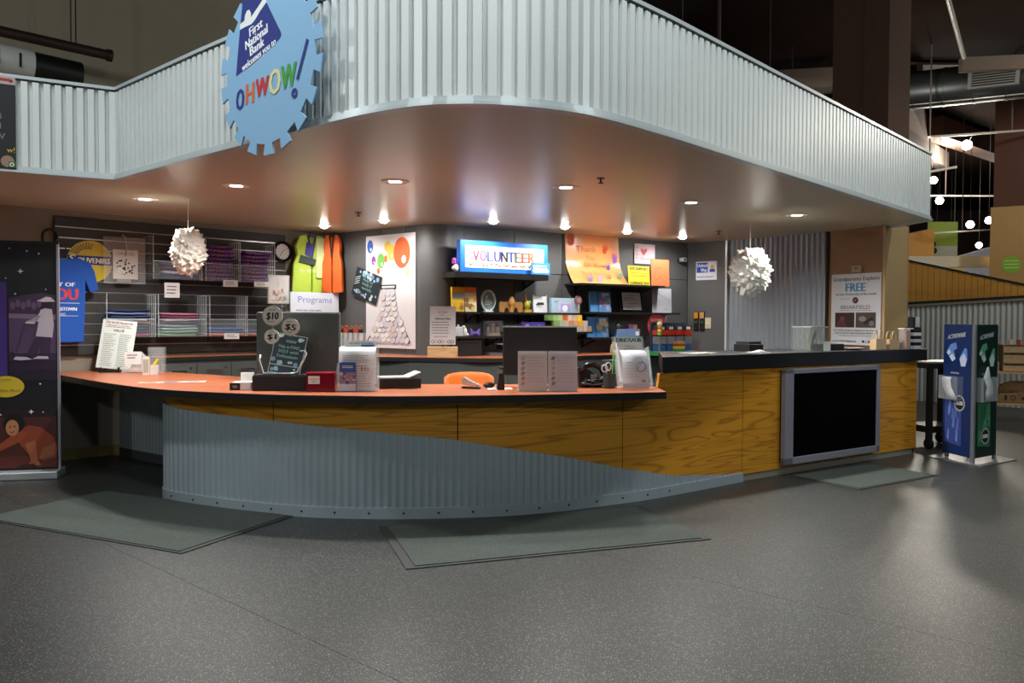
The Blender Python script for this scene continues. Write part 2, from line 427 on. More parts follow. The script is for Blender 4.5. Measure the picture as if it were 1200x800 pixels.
def wall_box(name, A, B, z0, z1, m_, label, th=.12, parent=None):
    w = Wall(A, B); mb = MB().box(0, 0, z0, w.L, th, z1)
    o = mb.build(name, m_, parent, loc=(A[0], A[1], 0), rz=w.rz)
    return tag(o, label, 'wall', None, 'structure') if parent is None else o
Lx = WL.p(-5)[:2]
wall_box('wall_left', Lx, L1, 0, 2.40, M_BEIGE, 'beige wall behind the souvenir slatwall')
wall_box('wall_upper_left', WL.p(-5, -.02)[:2], WL.p(3.2, -.02)[:2], 2.47, 5.05, M_UPPER, 'dark olive brown upper wall above the soffit')
wall_box('baseboard_left', WL.p(-5, .012)[:2], WL.p(1.0, .012)[:2], 0, .1, mat('7a6a3c', .5), 'yellowish baseboard below the beige wall', .012)
def panelled(name, A, B, seams, hseams, label):
    """dark panelled wall: a black core with separate panels, open joints between them"""
    w = Wall(A, B); core = MB().box(0, .012, 0, w.L, .1, 2.40).build(name, M_BLACKM, loc=(A[0], A[1], 0), rz=w.rz)
    tag(core, label, 'wall', None, 'structure')
    xs = [0]+seams+[w.L]
    for a, b in zip(xs, xs[1:]):
        zs = [0]+hseams+[2.40]
        for c, d in zip(zs, zs[1:]):
            MB().box(a+.004, 0, c+.004, b-.004, .0118, d-.004).build('wall_panel', M_WALLD, core)
panelled('wall_back_left', L1, C1, [.95, 1.36], [], 'dark grey panelled wall behind the white balloon poster')
cp_ = Path([tuple(p) for p in catmull([WC1.p(1.53, .0)[:2], (-.995, 8.51), (-.84, 8.455), (-.70, 8.475), WC2.p(.05)[:2], WC2.p(.14)[:2]], 8)])
tag(ribbon(cp_, 0, cp_.L, .004, -.02, 0, 2.40, .03).build('wall_back_corner', M_WALLD, smooth=True), 'dark grey curved wall corner between the balloon poster and the shelves', 'wall', None, 'structure')
panelled('wall_back', C2, C3, [.143, .793, 1.46, 2.2, 2.9], [1.9], 'dark grey panelled wall behind the black shelves')
panelled('wall_back_right', C3, R1, [], [], 'dark grey wall with the light switches')
# corrugated wall beside it, with a bright metal corner trim
kp = Path([(2.757, 10.05), (3.606, 9.01)])
kw = tag(corrugated(kp, 0, kp.L, .068, .022, 0, 2.40, per=10).build('wall_corrugated', mat('9ca4ac', .45, .25, .05, 4.), smooth=True), 'grey corrugated metal wall behind the tall counter', 'wall', None, 'structure')
MB().box(-.012, -.03, 0, .012, .02, 2.40).build('corner_trim', mat('d5d8dc', .3, .2), kw, loc=(2.735, 10.02, 0), rz=-.68)
# column clad in tan wood below, brown paint above
ca, cb = Vector(WP.t), Vector((-WP.n.x, -WP.n.y))
colr = tag(MB().box(-.03, 0, 0, .65, .40, 2.40).build('wall_column', M_WOOD2, loc=(P0[0], P0[1], 0), rz=WP.rz), 'big square column clad in tan wood beside the tall counter', 'column', None, 'structure')
MB().box(-.03, .012, 2.40, .655, .40, 5.6).build('upper_shaft', M_BROWN, colr)
MB().box(.638, -.014, 0, .668, .385, 2.40).build('corner_board', mat('b79a6e', .45, 0, .05), colr)
MB().box(.650, .385, 0, .668, .41, 2.40).build('side_board', mat('b08e5c', .45, 0, .05), colr)
MB().box(-.06, -.02, 0, -.03, .1, 2.40).build('edge_channel', M_BLACKM, colr)

# soffit with its corrugated fascia
FZ0, FZ1 = 2.37, 3.02
fcurve = catmull([(-.994, 4.163), (-.73, 3.951), (-.455, 3.79), (-.247, 3.747), (-.017, 3.768), (.258, 3.871), (.489, 4.048), (.85, 4.399)], 10)
FR = Path([(-2.885, 5.788), (-1.934, 4.958)]+[tuple(p) for p in fcurve]+[(4.123, 7.844)])
FL = Path([(-4.9, 4.76), (-2.885, 5.788)])
FE = Path([(4.123, 7.844), (4.02, 8.42)])
soff = [tuple(p) for p in FL.p]+[tuple(p) for p in FR.p[1:]]+[(4.02, 8.44), (3.99, 9.6), (3.2, 10.6), (2.4, 11.2), (-2.2, 10.3), (-8, 4.9), (-7.6, 3.4)]
ce = tag(MB().slab(soff[::-1], FZ0+.015, FZ0+.08).build('ceiling', M_CEIL), 'taupe soffit ceiling over the reception counter', 'ceiling', None, 'structure')
def fascia(name, path, label):
    o = corrugated(path, 0, path.L, .068, .034, FZ0+.03, FZ1-.024, .004, 10, True).build(name, M_GALV, smooth=False)
    tag(o, label, 'wall', None, 'structure')
    ribbon(path, 0, path.L, .044, -.01, FZ1-.010, FZ1+.012).build('top_rail', M_TRIM, o)
    ribbon(path, 0, path.L, .042, -.005, FZ0, FZ0+.036).build('bottom_rail', M_TRIM, o)
    ribbon(path, 0, path.L, .056, -.005, FZ0-.008, FZ0+.008).build('drip_edge', M_TRIM, o)
    ribbon(path, 0, path.L, -.01, -.03, FZ0+.02, FZ1-.02, .2).build('backing_board', M_BLACKM, o)
    return o
fascia('wall_fascia_front', FR, 'white corrugated metal fascia sweeping round the soffit')
fascia('wall_fascia_left', FL, 'white corrugated metal fascia beyond the inner corner at the left')
fascia('wall_fascia_end', FE, 'short return of the corrugated fascia at its far end')

# ------------------------------------------------------------------ reception counter
base_pts = [(-2.30, 6.62), (-2.50, 6.42), (-2.63, 6.18), (-2.655, 6.03), (-2.596, 5.89), (-2.379, 5.745), (-1.95, 5.548), (-1.476, 5.385), (-.968, 5.325), (-.464, 5.352), (.143, 5.479), (.826, 5.821), (1.144, 6.02), (1.942, 6.617)]
BP = Path([tuple(p) for p in catmull(base_pts, 8)]+[(4.19, 8.103)])
def bs(x, y): return BP.near((x, y))
wave = sorted([(bs(-2.63, 6.0), .73), (bs(-2.596, 5.89), .715), (bs(-2.40, 5.76), .69), (bs(-2.05, 5.6), .672), (bs(-1.62, 5.44), .652), (bs(-1.08, 5.335), .608), (bs(-.6, 5.34), .562), (bs(-.37, 5.37), .533), (bs(-.02, 5.44), .468), (bs(.36, 5.58), .388), (bs(.826, 5.821), .257), (bs(1.28, 6.11), .148), (bs(1.72, 6.44), .092), (bs(1.942, 6.617), .072)])
def wz(t):
    if t <= wave[0][0]: return .735
    for (a, za), (b, zb) in zip(wave, wave[1:]):
        if a <= t <= b:
            u = (t-a)/(b-a); return za+(zb-za)*u
    return .07
TALL = bs(1.13, 6.01)
desk = thing('reception_counter', 'curved reception counter with figured wood panels above a corrugated metal wave', 'counter', (0, 0, 0))
corrugated(BP, .0, bs(1.95, 6.62), .0545, .012, .05, wz, .004, 9).build('corrugated_front', M_GALVB, desk, smooth=True)
ribbon(BP, 0, BP.L, -.02, -.05, 0, lambda t: .80 if t < TALL else .955).build('carcass', M_BLACKM, desk)
ks = ribbon(BP, 0, bs(1.95, 6.62), .022, -.02, 0, .075).build('kick_strip', mat('a3b0b6', .45, .25, .06), desk)
ribbon(BP, bs(1.95, 6.62), BP.L-.06, -.010, -.019, 0, .058).build('toe_kick', mat('8b8577', .5), desk)
scr = MB().ball((0, 0, 0), .008, n=8, k=4).mesh('screw', M_BLACKM)
for i in range(20):
    t = .5+i*.235
    if t > bs(1.9, 6.6): break
    q = BP.off(t, .022); inst(scr, 'screw', (q.x, q.y, .04), parent=ks)
seams = [bs(-2.63, 6.0), bs(-1.655, 5.44), bs(-.37, 5.375), bs(.826, 5.821), bs(1.955, 6.627), bs(3.09, 7.38), BP.L]
for a, b in zip(seams, seams[1:]):
    ribbon(BP, a+.004, b-.004, .0, -.02, lambda t: max(.055, wz(t)-.03) if t < bs(1.95, 6.62) else .06,
           lambda t: .80 if t < TALL else .955, .03).build('wood_panel', M_WOOD, desk)
# recessed corrugated knee wall under the left end of the worktop
kn = Path([(-3.86, 7.72), (-3.2, 7.24), (-2.45, 6.6)])
corrugated(kn, 0, kn.L, .0545, .012, .08, .80, 0, 8).build('knee_wall', M_GALVB, desk, smooth=True)
ribbon(kn, 0, kn.L, .012, -.03, 0, .09).build('knee_wall_kick', mat('4a4f52', .6), desk)
ribbon(kn, 0, kn.L, -.01, -.03, .05, .80).build('knee_wall_back', M_BLACKM, desk)
# end panel of the tall part
q0, q1 = BP.off(BP.L, -.03), BP.off(BP.L, -.30)
MB().bar((q0.x-.01, q0.y-.006, 0), (q0.x-.01, q0.y-.006, .955), .02).build('end_post', M_WOOD, desk)
ew = Wall((q0.x, q0.y), (q1.x, q1.y))
MB().box(0, 0, 0, ew.L, .03, .955).build('end_panel', M_WOOD, desk, loc=(q0.x, q0.y, 0), rz=ew.rz)

# orange worktop
front = catmull([(-4.40, 7.33), (-3.96, 6.931), (-3.15, 6.13), (-2.488, 5.60), (-1.743, 5.30), (-1.2, 5.205), (-.676, 5.187), (.235, 5.35), (1.103, 5.586)], 8)
inner = [(1.115, 5.97), (1.02, 6.33), (-.066, 6.204), (-1.004, 6.153), (-1.75, 6.45), (-2.566, 7.018), (-3.47, 7.60), (-3.86, 7.90)]
wt = thing('reception_worktop', 'curved orange laminate worktop with black edge on the reception counter', 'worktop', (0, 0, .80))
outl = [tuple(p) for p in front]+inner
MB().slab(outl[::-1], .0, .047).build('edge_body', M_BLACK, wt)
FP = Path([tuple(p) for p in front])
ins = [tuple(FP.off(FP.L*i/70, -.002)) for i in range(71)]+[(1.112, 5.97), (1.018, 6.328)]+inner[2:]
MB().slab(ins[::-1], .047, .05).build('laminate_top', M_LAM, wt)

# charcoal worktop of the tall part
def bo(t, o): q = BP.off(t, o); return (q.x, q.y)
tw = thing('tall_worktop', 'thick charcoal worktop on the tall part of the counter', 'worktop', (0, 0, .96))
TE = BP.at(BP.L)+(BP.at(BP.L)-BP.at(BP.L-.5)).normalized()*.13
nn = BP.nor(BP.L)
pl = [bo(TALL+(BP.L-TALL)*i/24., .03) for i in range(25)]+[(TE.x+nn.x*.03, TE.y+nn.y*.03), (TE.x-nn.x*.31, TE.y-nn.y*.31)]+[bo(TALL+(BP.L-TALL)*i/24., -min(.72, .31+(24-i)/24.*1.1)) for i in range(24, 4, -1)]
MB().slab(pl[::-1], 0, .12).build('slab', M_WORKB, tw, bevel=.004)

# television set into the wood front
TVW = Wall((1.942, 6.617), (4.19, 8.103))
tv = thing('television', 'large flat television with silver frame mounted on the wooden counter front', 'television', TVW.p(1.20, .0, .518), TVW.rz)
w2, h2 = .718, .422
fb = MB()
for x0, z0, x1, z1 in [(-w2, -h2, w2, -h2+.065), (-w2, h2-.045, w2, h2), (-w2, -h2, -w2+.115, h2), (w2-.06, -h2, w2, h2)]: fb.box(x0, -.075, z0, x1, -.025, z1)
fb.build('frame', mat('8d8c97', .35, .2), tv, bevel=.006)
MB().box(-w2+.02, -.06, -h2+.02, w2-.02, 0, h2-.02).build('housing', M_BLACK, tv)
MB().box(-w2+.115, -.066, -h2+.065, w2-.06, -.06, h2-.045).build('screen', mat('010101', .6, 0, 0, spec=.05), tv)

# ------------------------------------------------------------------ mats on the floor
def floor_mat(label, corners, lip):
    o = thing('floor_mat', label, 'mat', (sum(c[0] for c in corners)/4, sum(c[1] for c in corners)/4, 0), 0, None)
    cs = [(x-o.location.x, y-o.location.y) for x, y in corners]
    MB().slab(cs, 0, .006).build('rubber_border', M_MATEDGE, o)
    k = [(x*(1-lip/max(math.hypot(x, y), .1)*1.2), y*(1-lip/max(math.hypot(x, y), .1)*1.2)) for x, y in cs]
    MB().slab(k, .006, .011).build('carpet', M_MAT, o)
def rect_mat(cx, cy, ang, w, h):
    c, s = math.cos(ang), math.sin(ang)
    return [(cx+x*c-y*s, cy+x*s+y*c) for x, y in [(-w/2, h/2), (w/2, h/2), (w/2, -h/2), (-w/2, -h/2)]]
floor_mat('grey ribbed floor mat with a dark border in front of the curved counter', rect_mat(.188, 4.963, math.radians(18.8), 1.91, .92), .05)
floor_mat('grey ribbed floor mat at the rounded end of the counter beside the banner', rect_mat(-2.545, 5.31, math.radians(-24.5), 1.86, .96), .03)
floor_mat('grey ribbed floor mat below the television', rect_mat(3.11, 6.87, math.radians(32), 1.15, .66), .03)
# ------------------------------------------------------------------ ceiling lamps of the soffit
ZS = FZ0+.015
def downlight(x, y, label, power=72):
    t = thing('downlight', label, 'lamp', (x, y, ZS), 0, 'recessed downlights in the soffit')
    MB().lathe([(.075, -.004), (.105, -.004), (.105, 0), (.075, 0)], 24).build('trim_ring', M_WHITE, t, smooth=True)
    MB().lathe([(.0001, -.006), (.074, -.003), (.074, -.001), (.0001, -.002)], 24).build('lens', emit('fff6ea', 9), t)
    lamp('SPOT', 'downlight_lamp', (0, 0, -.03), power, NEUT, .05, (0, 0, -2), 155, .8, t)
for x, y, lb in [(-2.131, 6.085, 'between the gear sign and the slim paper lantern'), (-.875, 5.872, 'over the low black tray'), (.41, 6.097, 'over the menu sheets'), (1.549, 6.839, 'where orange and charcoal worktops meet'), (2.747, 7.612, 'above the television'), (-3.161, 6.781, 'in front of the souvenirs sign')]:
    downlight(x, y, 'round white recessed downlight in the soffit '+lb)
def washer(x, y, wall, label, power=19):
    t = thing('wall_washer', label, 'lamp', (x, y, ZS), 0, 'small wall washers along the back wall')
    MB().lathe([(.052, -.006), (.065, -.006), (.065, 0), (.052, 0)], 20).build('trim_ring', M_WHITE, t, smooth=True)
    MB().ball((0, 0, -.004), .045, .045, .028, 16, 8).build('bulb', emit('fffaf2', 40), t, smooth='all')
    lamp('SPOT', 'wall_washer_lamp', (0, 0, -.045), power, NEUT, .03, tuple(Vector((-wall.n.x*.3, -wall.n.y*.3, -1))), 150, .7, t)
for x, y, w, lb in [(-2.06, 8.62, WC1, 'above the lime vest'), (-1.33, 8.14, WC1, 'above the balloon poster'), (-.2, 8.17, WC2, 'above the Volunteer sign'), (.572, 8.60, WC2, 'between Volunteer sign and orange poster'), (1.317, 9.04, WC2, 'between orange poster and heart card'), (2.07, 9.58, WC2, 'by the small camera')]:
    washer(x, y, w, 'small bright wall washer in the soffit '+lb)
def sprinkler(x, y, label):
    t = thing('sprinkler', label, 'sprinkler', (x, y, ZS))
    MB().lathe([(.03, -.006), (.03, 0), (.0001, 0)], 14).build('escutcheon', mat('4a3f38', .4), t)
    MB().cyl((0, 0, -.035), (0, 0, 0), .007, n=8).cyl((0, 0, -.04), (0, 0, -.035), .02, n=10).build('head', mat('5a4436', .4, .6), t)
sprinkler(.636, 5.70, 'small brown ceiling sprinkler above the wood panels'); sprinkler(-1.48, 7.567, 'small brown ceiling sprinkler before the white balloon poster'); sprinkler(2.347, 8.97, 'small brown ceiling sprinkler near the white corner trim')

# ------------------------------------------------------------------ the hall beyond and above
HZ = 5.6
M_HALL = mat('2b1d18', .9, 0, .15, 1.5); M_HALLC = mat('190f0b', .95, 0, .15, 1.5, spec=.05)
tag(MB().box(-16, -12, HZ, 22, 30, HZ+.1).build('ceiling_hall', M_HALLC), 'black brown hall ceiling high above', 'ceiling', None, 'structure')
for nm, b, lb in [('wall_hall_far', (-16, 29.8, 0, 22, 30, HZ), 'far dark brown end wall of the hall'), ('wall_hall_right', (21.8, -12, 0, 22, 29.8, HZ), 'dark brown side wall of the hall'),
                  ('wall_hall_left', (-16, -12, 0, -15.8, 29.8, HZ), 'dark side wall of the hall beyond the souvenirs'), ('wall_hall_near', (-15.8, -12, 0, 21.8, -11.8, HZ), 'dark wall of the hall behind the photographer')]:
    tag(MB().box(*b).build(nm, M_HALL), lb, 'wall', None, 'structure')
# joists and roof panels
M_JOIST = mat('4e443b', .8, 0, .2, 5.); M_PANELC = mat('5a4e42', .85, 0, .25, 3.)
def beam(a, b, w, h, m_, label, name='ceiling_beam'):
    o = MB().bar(a, b, w, h).build(name, m_); tag(o, label, 'beam'); return o
beam((4.35, 9.9, 5.3), (9.4, 17.9, 5.3), .32, .5, M_BROWN, 'heavy dark brown beam running back from the big column')
beam((6.55, 11.6, 5.12), (13.5, 11.1, 5.3), .12, .2, M_JOIST, 'dusty pale joist above the round duct')
beam((7.0, 12.6, 5.1), (14.5, 12.0, 5.3), .12, .2, M_JOIST, 'dusty joist behind the round duct')
beam((6.9, 14.5, 4.9), (9.6, 17.6, 4.95), .22, .35, M_JOIST, 'dusty sloping joist below the round duct')
beam((3.6, 12.9, 5.2), (5.1, 12.6, 5.2), .4, .3, M_JOIST, 'dusty grey bulkhead behind the big column')
beam((8.5, 16.0, 5.3), (16.0, 22.0, 5.3), .4, .4, M_BROWN, 'brown roof beam over the track lamps')
beam((1.6, 12.5, 5.1), (4.4, 13.2, 5.2), .25, .35, M_BROWN, 'dark brown beam above the corrugated fascia')
o = thing('roof_panel', 'pale dusty roof panel between the beams beside the big column', 'panel', (6.6, 13.6, 5.55))
MB().box(-.9, -.7, 0, .9, .7, .04).build('sheet', M_PANELC, o); MB().box(-.05, -.75, -.12, .05, .75, 0).build('rib', M_JOIST, o)
# conduit pipes
def pipe(pts, r, m_, label, name='conduit', cat='pipe'):
    return tag(MB().tube(pts, r, 8).build(name, m_, smooth='all'), label, cat)
pipe([(3.0, 7.0, 5.45), (4.75, 8.9, 5.40), (6.2, 10.9, 5.0)], .03, M_STEEL, 'grey conduit running diagonally to the big column')
for k, (x, y) in enumerate([(1.62, 7.6), (2.05, 7.9), (2.95, 9.1), (4.3, 12.2)]):
    tag(MB().cyl((x, y, 2.45), (x, y, HZ), .006 if k != 1 else .018, n=6).build('hanger_rod', mat('4a4039', .6, .5), None), ['thin hanger rod rising from the soffit by the curve', 'thick hanger pipe rising from the soffit', 'thin hanger rod rising from the soffit before the grey wall', 'thin hanger rod beside the dusty bulkhead'][k], 'rod')
# round duct with grille
du = thing('round_duct', 'round dark metal air duct with a grille under the hall ceiling', 'duct', (0, 0, 0))
da, db = Vector((5.6, 13.3, 5.12)), Vector((8.6, 11.0, 4.92)); dd = (db-da).normalized()
MB().cyl(da, db, .29, n=28).build('pipe', M_DUCT, du, smooth=True)
for k in range(9):
    q = da+(db-da)*(k+.5)/9; MB().cyl(q-dd*.015, q+dd*.015, .298, n=28).build('joint_band', M_STEEL if k == 6 else M_DUCT, du, smooth=True)
gd = Vector((-dd.y, dd.x, 0)); gd = gd if gd.y < 0 else -gd
gc = da+(db-da)*.57; Mg = Matrix((dd, -gd, dd.cross(-gd))).transposed().to_4x4(); Mg.translation = gc+gd*.285
gr = MB().box(-.33, -.03, -.15, .33, .05, .15, Mg).build('grille', M_STEEL, du)
for k in range(7): MB().box(-.28, -.036, -.12+.036*k, .28, -.03, -.10+.036*k, Mg).build('blade', M_BLACKM, gr)
MB().bar(da+Vector((-.05, -.13, -.26)), db+Vector((-.05, -.13, -.26)), .03, .012).build('highlight_bar', mat('c9c6bd', .35, .6), du)  # pale bar imitating the highlight along the duct's lower edge
for q in (.25, .7):
    p = da+(db-da)*q; MB().cyl((p.x, p.y, p.z), (p.x, p.y, HZ), .012, n=6).build('hanger', M_STEEL, du)
M_BOARD = wood('honey_boards', 'b5842f', '9a6a1e', 8, .8, .5, 1.0, 2.)
# right-hand gallery wall: corrugated metal below, tapering wood boards above
RA, RB = (6.6, 14.0), (9.4, 11.18); RW = Wall(RA, RB); rp = Path([RA, RB])
gw = tag(corrugated(rp, 0, rp.L, .08, .02, .0, lambda t: 1.66+.048*t, per=8).build('wall_gallery', mat('b3b8b7', .5, .3, .05, 4.), smooth=True), 'grey corrugated wall below the tapering band of wood boards', 'wall', None, 'structure')
MB().box(0, .03, 0, RW.L, .1, 1.7).build('backing', M_BLACKM, gw, loc=(RA[0], RA[1], 0), rz=RW.rz)
bz = lambda t: 1.672+.048*t
tz = lambda t: 2.548-.27*t
PW = .0945; k = 0
while (k+1)*PW < RW.L:
    a, b = k*PW+.003, (k+1)*PW-.003
    MB().prism([(a, bz(a)+.02), (b, bz(b)+.02), (b, tz(b)-.02), (a, tz(a)-.02)], -.045+.004*(k % 2), 0).build('board', M_BOARD, gw, loc=(RA[0], RA[1], 0), rz=RW.rz)
    k += 1
def rail(z, name): MB().prism([(0, z(0)-.02), (RW.L, z(RW.L)-.02), (RW.L, z(RW.L)+.015), (0, z(0)+.015)], -.06, .05).build(name, M_BLACKM, gw, loc=(RA[0], RA[1], 0), rz=RW.rz)
rail(bz, 'lower_rail'); rail(tz, 'upper_rail')
MB().prism([(0, bz(0)-.07), (RW.L, bz(RW.L)-.07), (RW.L, bz(RW.L)-.022), (0, bz(0)-.022)], -.05, .05).build('metal_rail', mat('8a8172', .5, .3), gw, loc=(RA[0], RA[1], 0), rz=RW.rz)
# plywood panel, white beam, clad column behind the gallery wall
tag(MB().prism([(7.3, 0), (8.301, 0), (8.301, 3.216), (7.3, 3.0)], 15.5, 15.56).build('plywood_panel', M_PINE), 'light plywood panel standing above the wood board band', 'panel')
tag(MB().box(7.4, 15.0, 2.414, 9.4, 15.12, 2.62).build('white_beam', mat('d8d8c6', .6)), 'off-white horizontal beam above the wood board band', 'beam')
c2 = tag(MB().box(0, 0, 0, 1.0, 1.0, 3.40).build('wall_column_far', mat('b08a4e', .5, 0, .08, 6.), loc=(8.49, 14, 0), rz=-.56), 'tan wood clad column with a round green sticker', 'column', None, 'structure')
MB().box(.04, .03, 3.40, .95, .95, HZ).build('upper_shaft', mat('5a3a2e', .85, 0, .1, 3.), c2)
st = tag(MB().cyl((0, 0, 0), (0, .006, 0), .15, n=28).build('green_sticker', mat('7fb32e', .5), loc=(8.49+.33*math.cos(-.56)-.008*.53, 14+.33*math.sin(-.56)-.008*.85, 2.375), rz=-.56), 'round bright green sticker with print on the tan column', 'sticker')
pr = Print(0); [pr.rect(-.11, z, .11, z+.018, 'b9dd7a') for z in (.06, 0, -.06)]; pr.done(st)
o, pr = board('hanging_sign', 'green and white sign with black characters behind the plywood panel', 'sign', (8.95, 16.4, 2.5), 0, .62, .95, .02, 'b9c7c0')
for x in (-.25, .25): MB().cyl((x, -.01, .95), (x, -.01, HZ-2.5), .004, n=6).build('wire', M_STEEL, o)
pr.rect(-.31, .45, .31, .95, '8fae4a').text('B', -.22, .42, .42, '16181a', .2, .01).text('P', -.02, .14, .3, '16181a', .1, .008); pr.done(o)
o = thing('exhibit_panel', 'pale grey and yellow slanted exhibit wall far in the hall', 'panel', (10.6, 18.5, 0))
MB().prism([(.0, 0), (1.4, 0), (1.4, 3.35), (.0, 2.95)], 0, .1).build('grey_face', mat('9fa6b4', .6), o)
MB().prism([(-.75, 0), (0, 0), (0, 2.95), (-.75, 2.75)], 0, .1).build('yellow_face', mat('c3a43a', .6), o)
# track bars and lamps
for a, b, lb in [((5.9, 11.2, 3.98), (10.4, 14.2, 4.9), 'long pale track bar under the duct'), ((6.1, 12.2, 3.62), (6.75, 12.0, 3.72), 'short pale track bar beside the fascia end'),
                 ((8.6, 17.4, 4.15), (10.6, 17.2, 4.12), 'white track bar in front of the far lamps'), ((8.1, 15.8, 3.12), (10.6, 16.6, 3.36), 'white track bar just above the plywood panel'),
                 ((11.9, 19.5, 3.52), (12.9, 19.5, 3.5), 'short white track bar by the exhibit wall')]:
    tag(MB().bar(a, b, .045, .03).build('track_bar', mat('b5b0a5', .5)), lb, 'track bar')
    m_ = MB(); A_, B_ = Vector(a), Vector(b)
    q = A_+(B_-A_)*.45; tag(m_.cyl((q.x, q.y, q.z), (q.x, q.y, HZ), .012, n=6).build('track_hanger', mat('4d4440', .6)), 'thin vertical hanger of the '+lb, 'rod')
TL = [((6.896, 12, 4.049), 'by itself on the long track bar', 14), ((8.534, 16, 4.241), 'beside the end of the fascia', 30), ((8.662, 16, 3.828), 'just below the lamp at the fascia end', 30), ((9.675, 16, 3.436), 'close to the tan clad column', 30), ((9.295, 16, 3.348), 'second from the tan clad column', 24), ((12.33, 22, 4.0), 'third from the tan clad column, small and yellowish', 20), ((11.855, 22, 3.903), 'at the corner of the plywood panel', 20), ((12.246, 22, 3.406), 'above the white beam beside the green sign', 20), ((11.7, 19.75, 3.30), 'on the exhibit wall', 14)]
for p, lb, pw in TL:
    t = thing('track_lamp', 'bright white track lamp '+lb, 'lamp', p, 0, 'track lamps of the hall')
    d = Vector((-p[0], -p[1], -2.5)).normalized()
    MB().cyl(-d*.16, d*0, .05, .075, n=16).build('housing', mat('c9c4ba', .5), t, smooth=True)
    MB().cyl(d*.002, d*.012, .07, n=16).build('lens', emit('fff7ea', 45), t)
    MB().cyl(-d*.1, Vector((-d.x*.1, -d.y*.1, HZ-p[2])) if p[1] > 13 else Vector((6.9, 11.87, 4.17))-Vector(p), .005, n=6).build('stem', mat('3a3431', .6), t)
    lamp('SPOT', 'track_lamp_light', tuple(d*.03), pw, (1, .93, .82), .07, tuple(d), 110, .8, t)
# upper left: hanging pipe and a big printed tube lying on the soffit
hp = thing('hanging_pipe', 'brown pipe hung on two thin rods before the upper wall', 'pipe', WL.p(-1.0, .5, 3.79), WL.rz)
MB().cyl((0, 0, 0), (1.78, 0, 0), .045, n=14).build('pipe', mat('33211a', .5), hp, smooth=True)
MB().cyl((1.76, 0, 0), (1.80, 0, 0), .055, n=14).build('end_collar', mat('2a1b15', .5), hp)
for x in (1.46, 1.50): MB().cyl((x, 0, .04), (x, 0, HZ-3.79), .006, n=6).build('hanger_rod', mat('2e211b', .5), hp)
tb = thing('printed_tube', 'big black tube with a white label lying on top of the soffit', 'tube', WL.p(.42, .9, 3.43), WL.rz)
MB().cyl((-1.6, 0, .03), (0, 0, 0), .118, n=24).build('shell', M_BLACK, tb, smooth=True)
lb_ = MB().cyl((-1.5, 0, .028), (-.36, 0, .007), .1195, n=24, cap=False).build('label_wrap', mat('d9d9d6', .5), tb, smooth=True)
for x in (-.62, -.47): MB().box(x-.008, -.124, -.05, x+.008, -.115, .06).build('printed_bar', M_BLACKM, lb_)
pr = Print(-.118); pr.text('FUND', -.76, .05, .06, '2b2b30').lines(-.86, -.03, -.68, .03, 3, '555558', .3); pr.done(lb_)
for x in (-1.3, -.15):
    MB().box(x-.04, -.1, -.975, x+.04, .1, -.11).build('cradle', M_BLACKM, tb)
# dark banner hung on the fascia at the far left
fw = Wall((-4.9, 4.76), (-2.885, 5.788))
o, pr = board('hanging_banner', 'narrow dark banner with faint words fixed over the left fascia', 'banner', fw.p(1.315, .055, FZ0+.01), fw.rz, .62, .63, .006, '16161c')
pr.rect(-.31, .575, .31, .63, 'b9a9a6').rect(.16, .595, .28, .615, 'a3352f').disc(.285, .6, .012, '8a2a2a')
for t_, z in [('kitchen', .50), ('hello', .44), ('amalgam', .37), ('you', .30), ('wow', .23)]: pr.text(t_[:3], .16, z, .09, '6f7787')
pr.text('w!', .28, .13, .05, 'd6c12a').disc(.26, .05, .04, '9a7f66').rect(.265, .01, .31, .05, '3f6b33').ring(.285, .03, .014, .006, 'e8e8e8'); pr.done(o)
# gear-shaped sponsor sign
gw_ = Wall((-1.934, 4.958), (-.994, 4.163))
gs = thing('gear_sign', 'pale blue gear-shaped sponsor sign hung on the white fascia', 'sign', gw_.p(.945, .14, 2.712), gw_.rz)
pts = []
NT = 18
for i in range(NT):
    a = 2*PI*i/NT
    for da_, r in [(-.080, .418), (-.098, .478), (.098, .478), (.080, .418)]: pts.append((r*math.cos(a+da_+PI/2), r*math.sin(a+da_+PI/2)))
MB().prism(pts, -.012, -.002).build('gear_plate', mat('86b3d6', .5, 0, .03), gs)
for z in (.2, -.2): MB().cyl((0, -.002, z), (0, .10, z), .015, n=8).build('standoff', M_STEEL, gs)
pr = Print(-.012); sx = .03
pr.poly([(-.317, .0), (-.275, .243), (-.243, .405), (-.12, .40), (-.032, .364), (.122, .145), (.127, .13), (.118, .116), (.06, .094), (-.04, .064), (-.17, .028)], '1c2c7c')
pr.poly([(-.274, .248), (-.271, .279), (-.228, .288), (-.22, .318), (-.200, .336), (-.178, .336), (-.160, .312), (-.162, .291), (-.09, .330), (-.028, .368), (-.008, .335), (-.066, .305), (-.119, .269), (-.158, .252), (-.218, .252)], 'e6ebe6')
pr.text('First', -.116, .225, .07, 'f0f3f4', .13, .003, .12, .22).text('National', -.112, .172, .07, 'f0f3f4', .22, .003, .12, .22).text('Bank', -.105, .120, .07, 'f0f3f4', .14, .003, .12, .22).text('welcomes you to', -.09, .072, .055, 'f0f3f4', .335, .002, .12, .24)
for ch, x, z, h, c, w in [('O', -.275, -.135, .165, '24307f', .075), ('H', -.175, -.118, .16, 'd9662a', .075), ('W', -.055, -.105, .145, 'c42b2f', .12), ('O', .065, -.100, .19, 'dfd59a', .10), ('W', .19, -.095, .175, '3f9a36', .13)]:
    pr.text(ch, x, z, h, c, w, .006, .05)
pr.line([(.27, -.13), (.36, .055)], .022, '24307f').ring(.245, -.195, .026, .017, '24307f'); pr.done(gs)
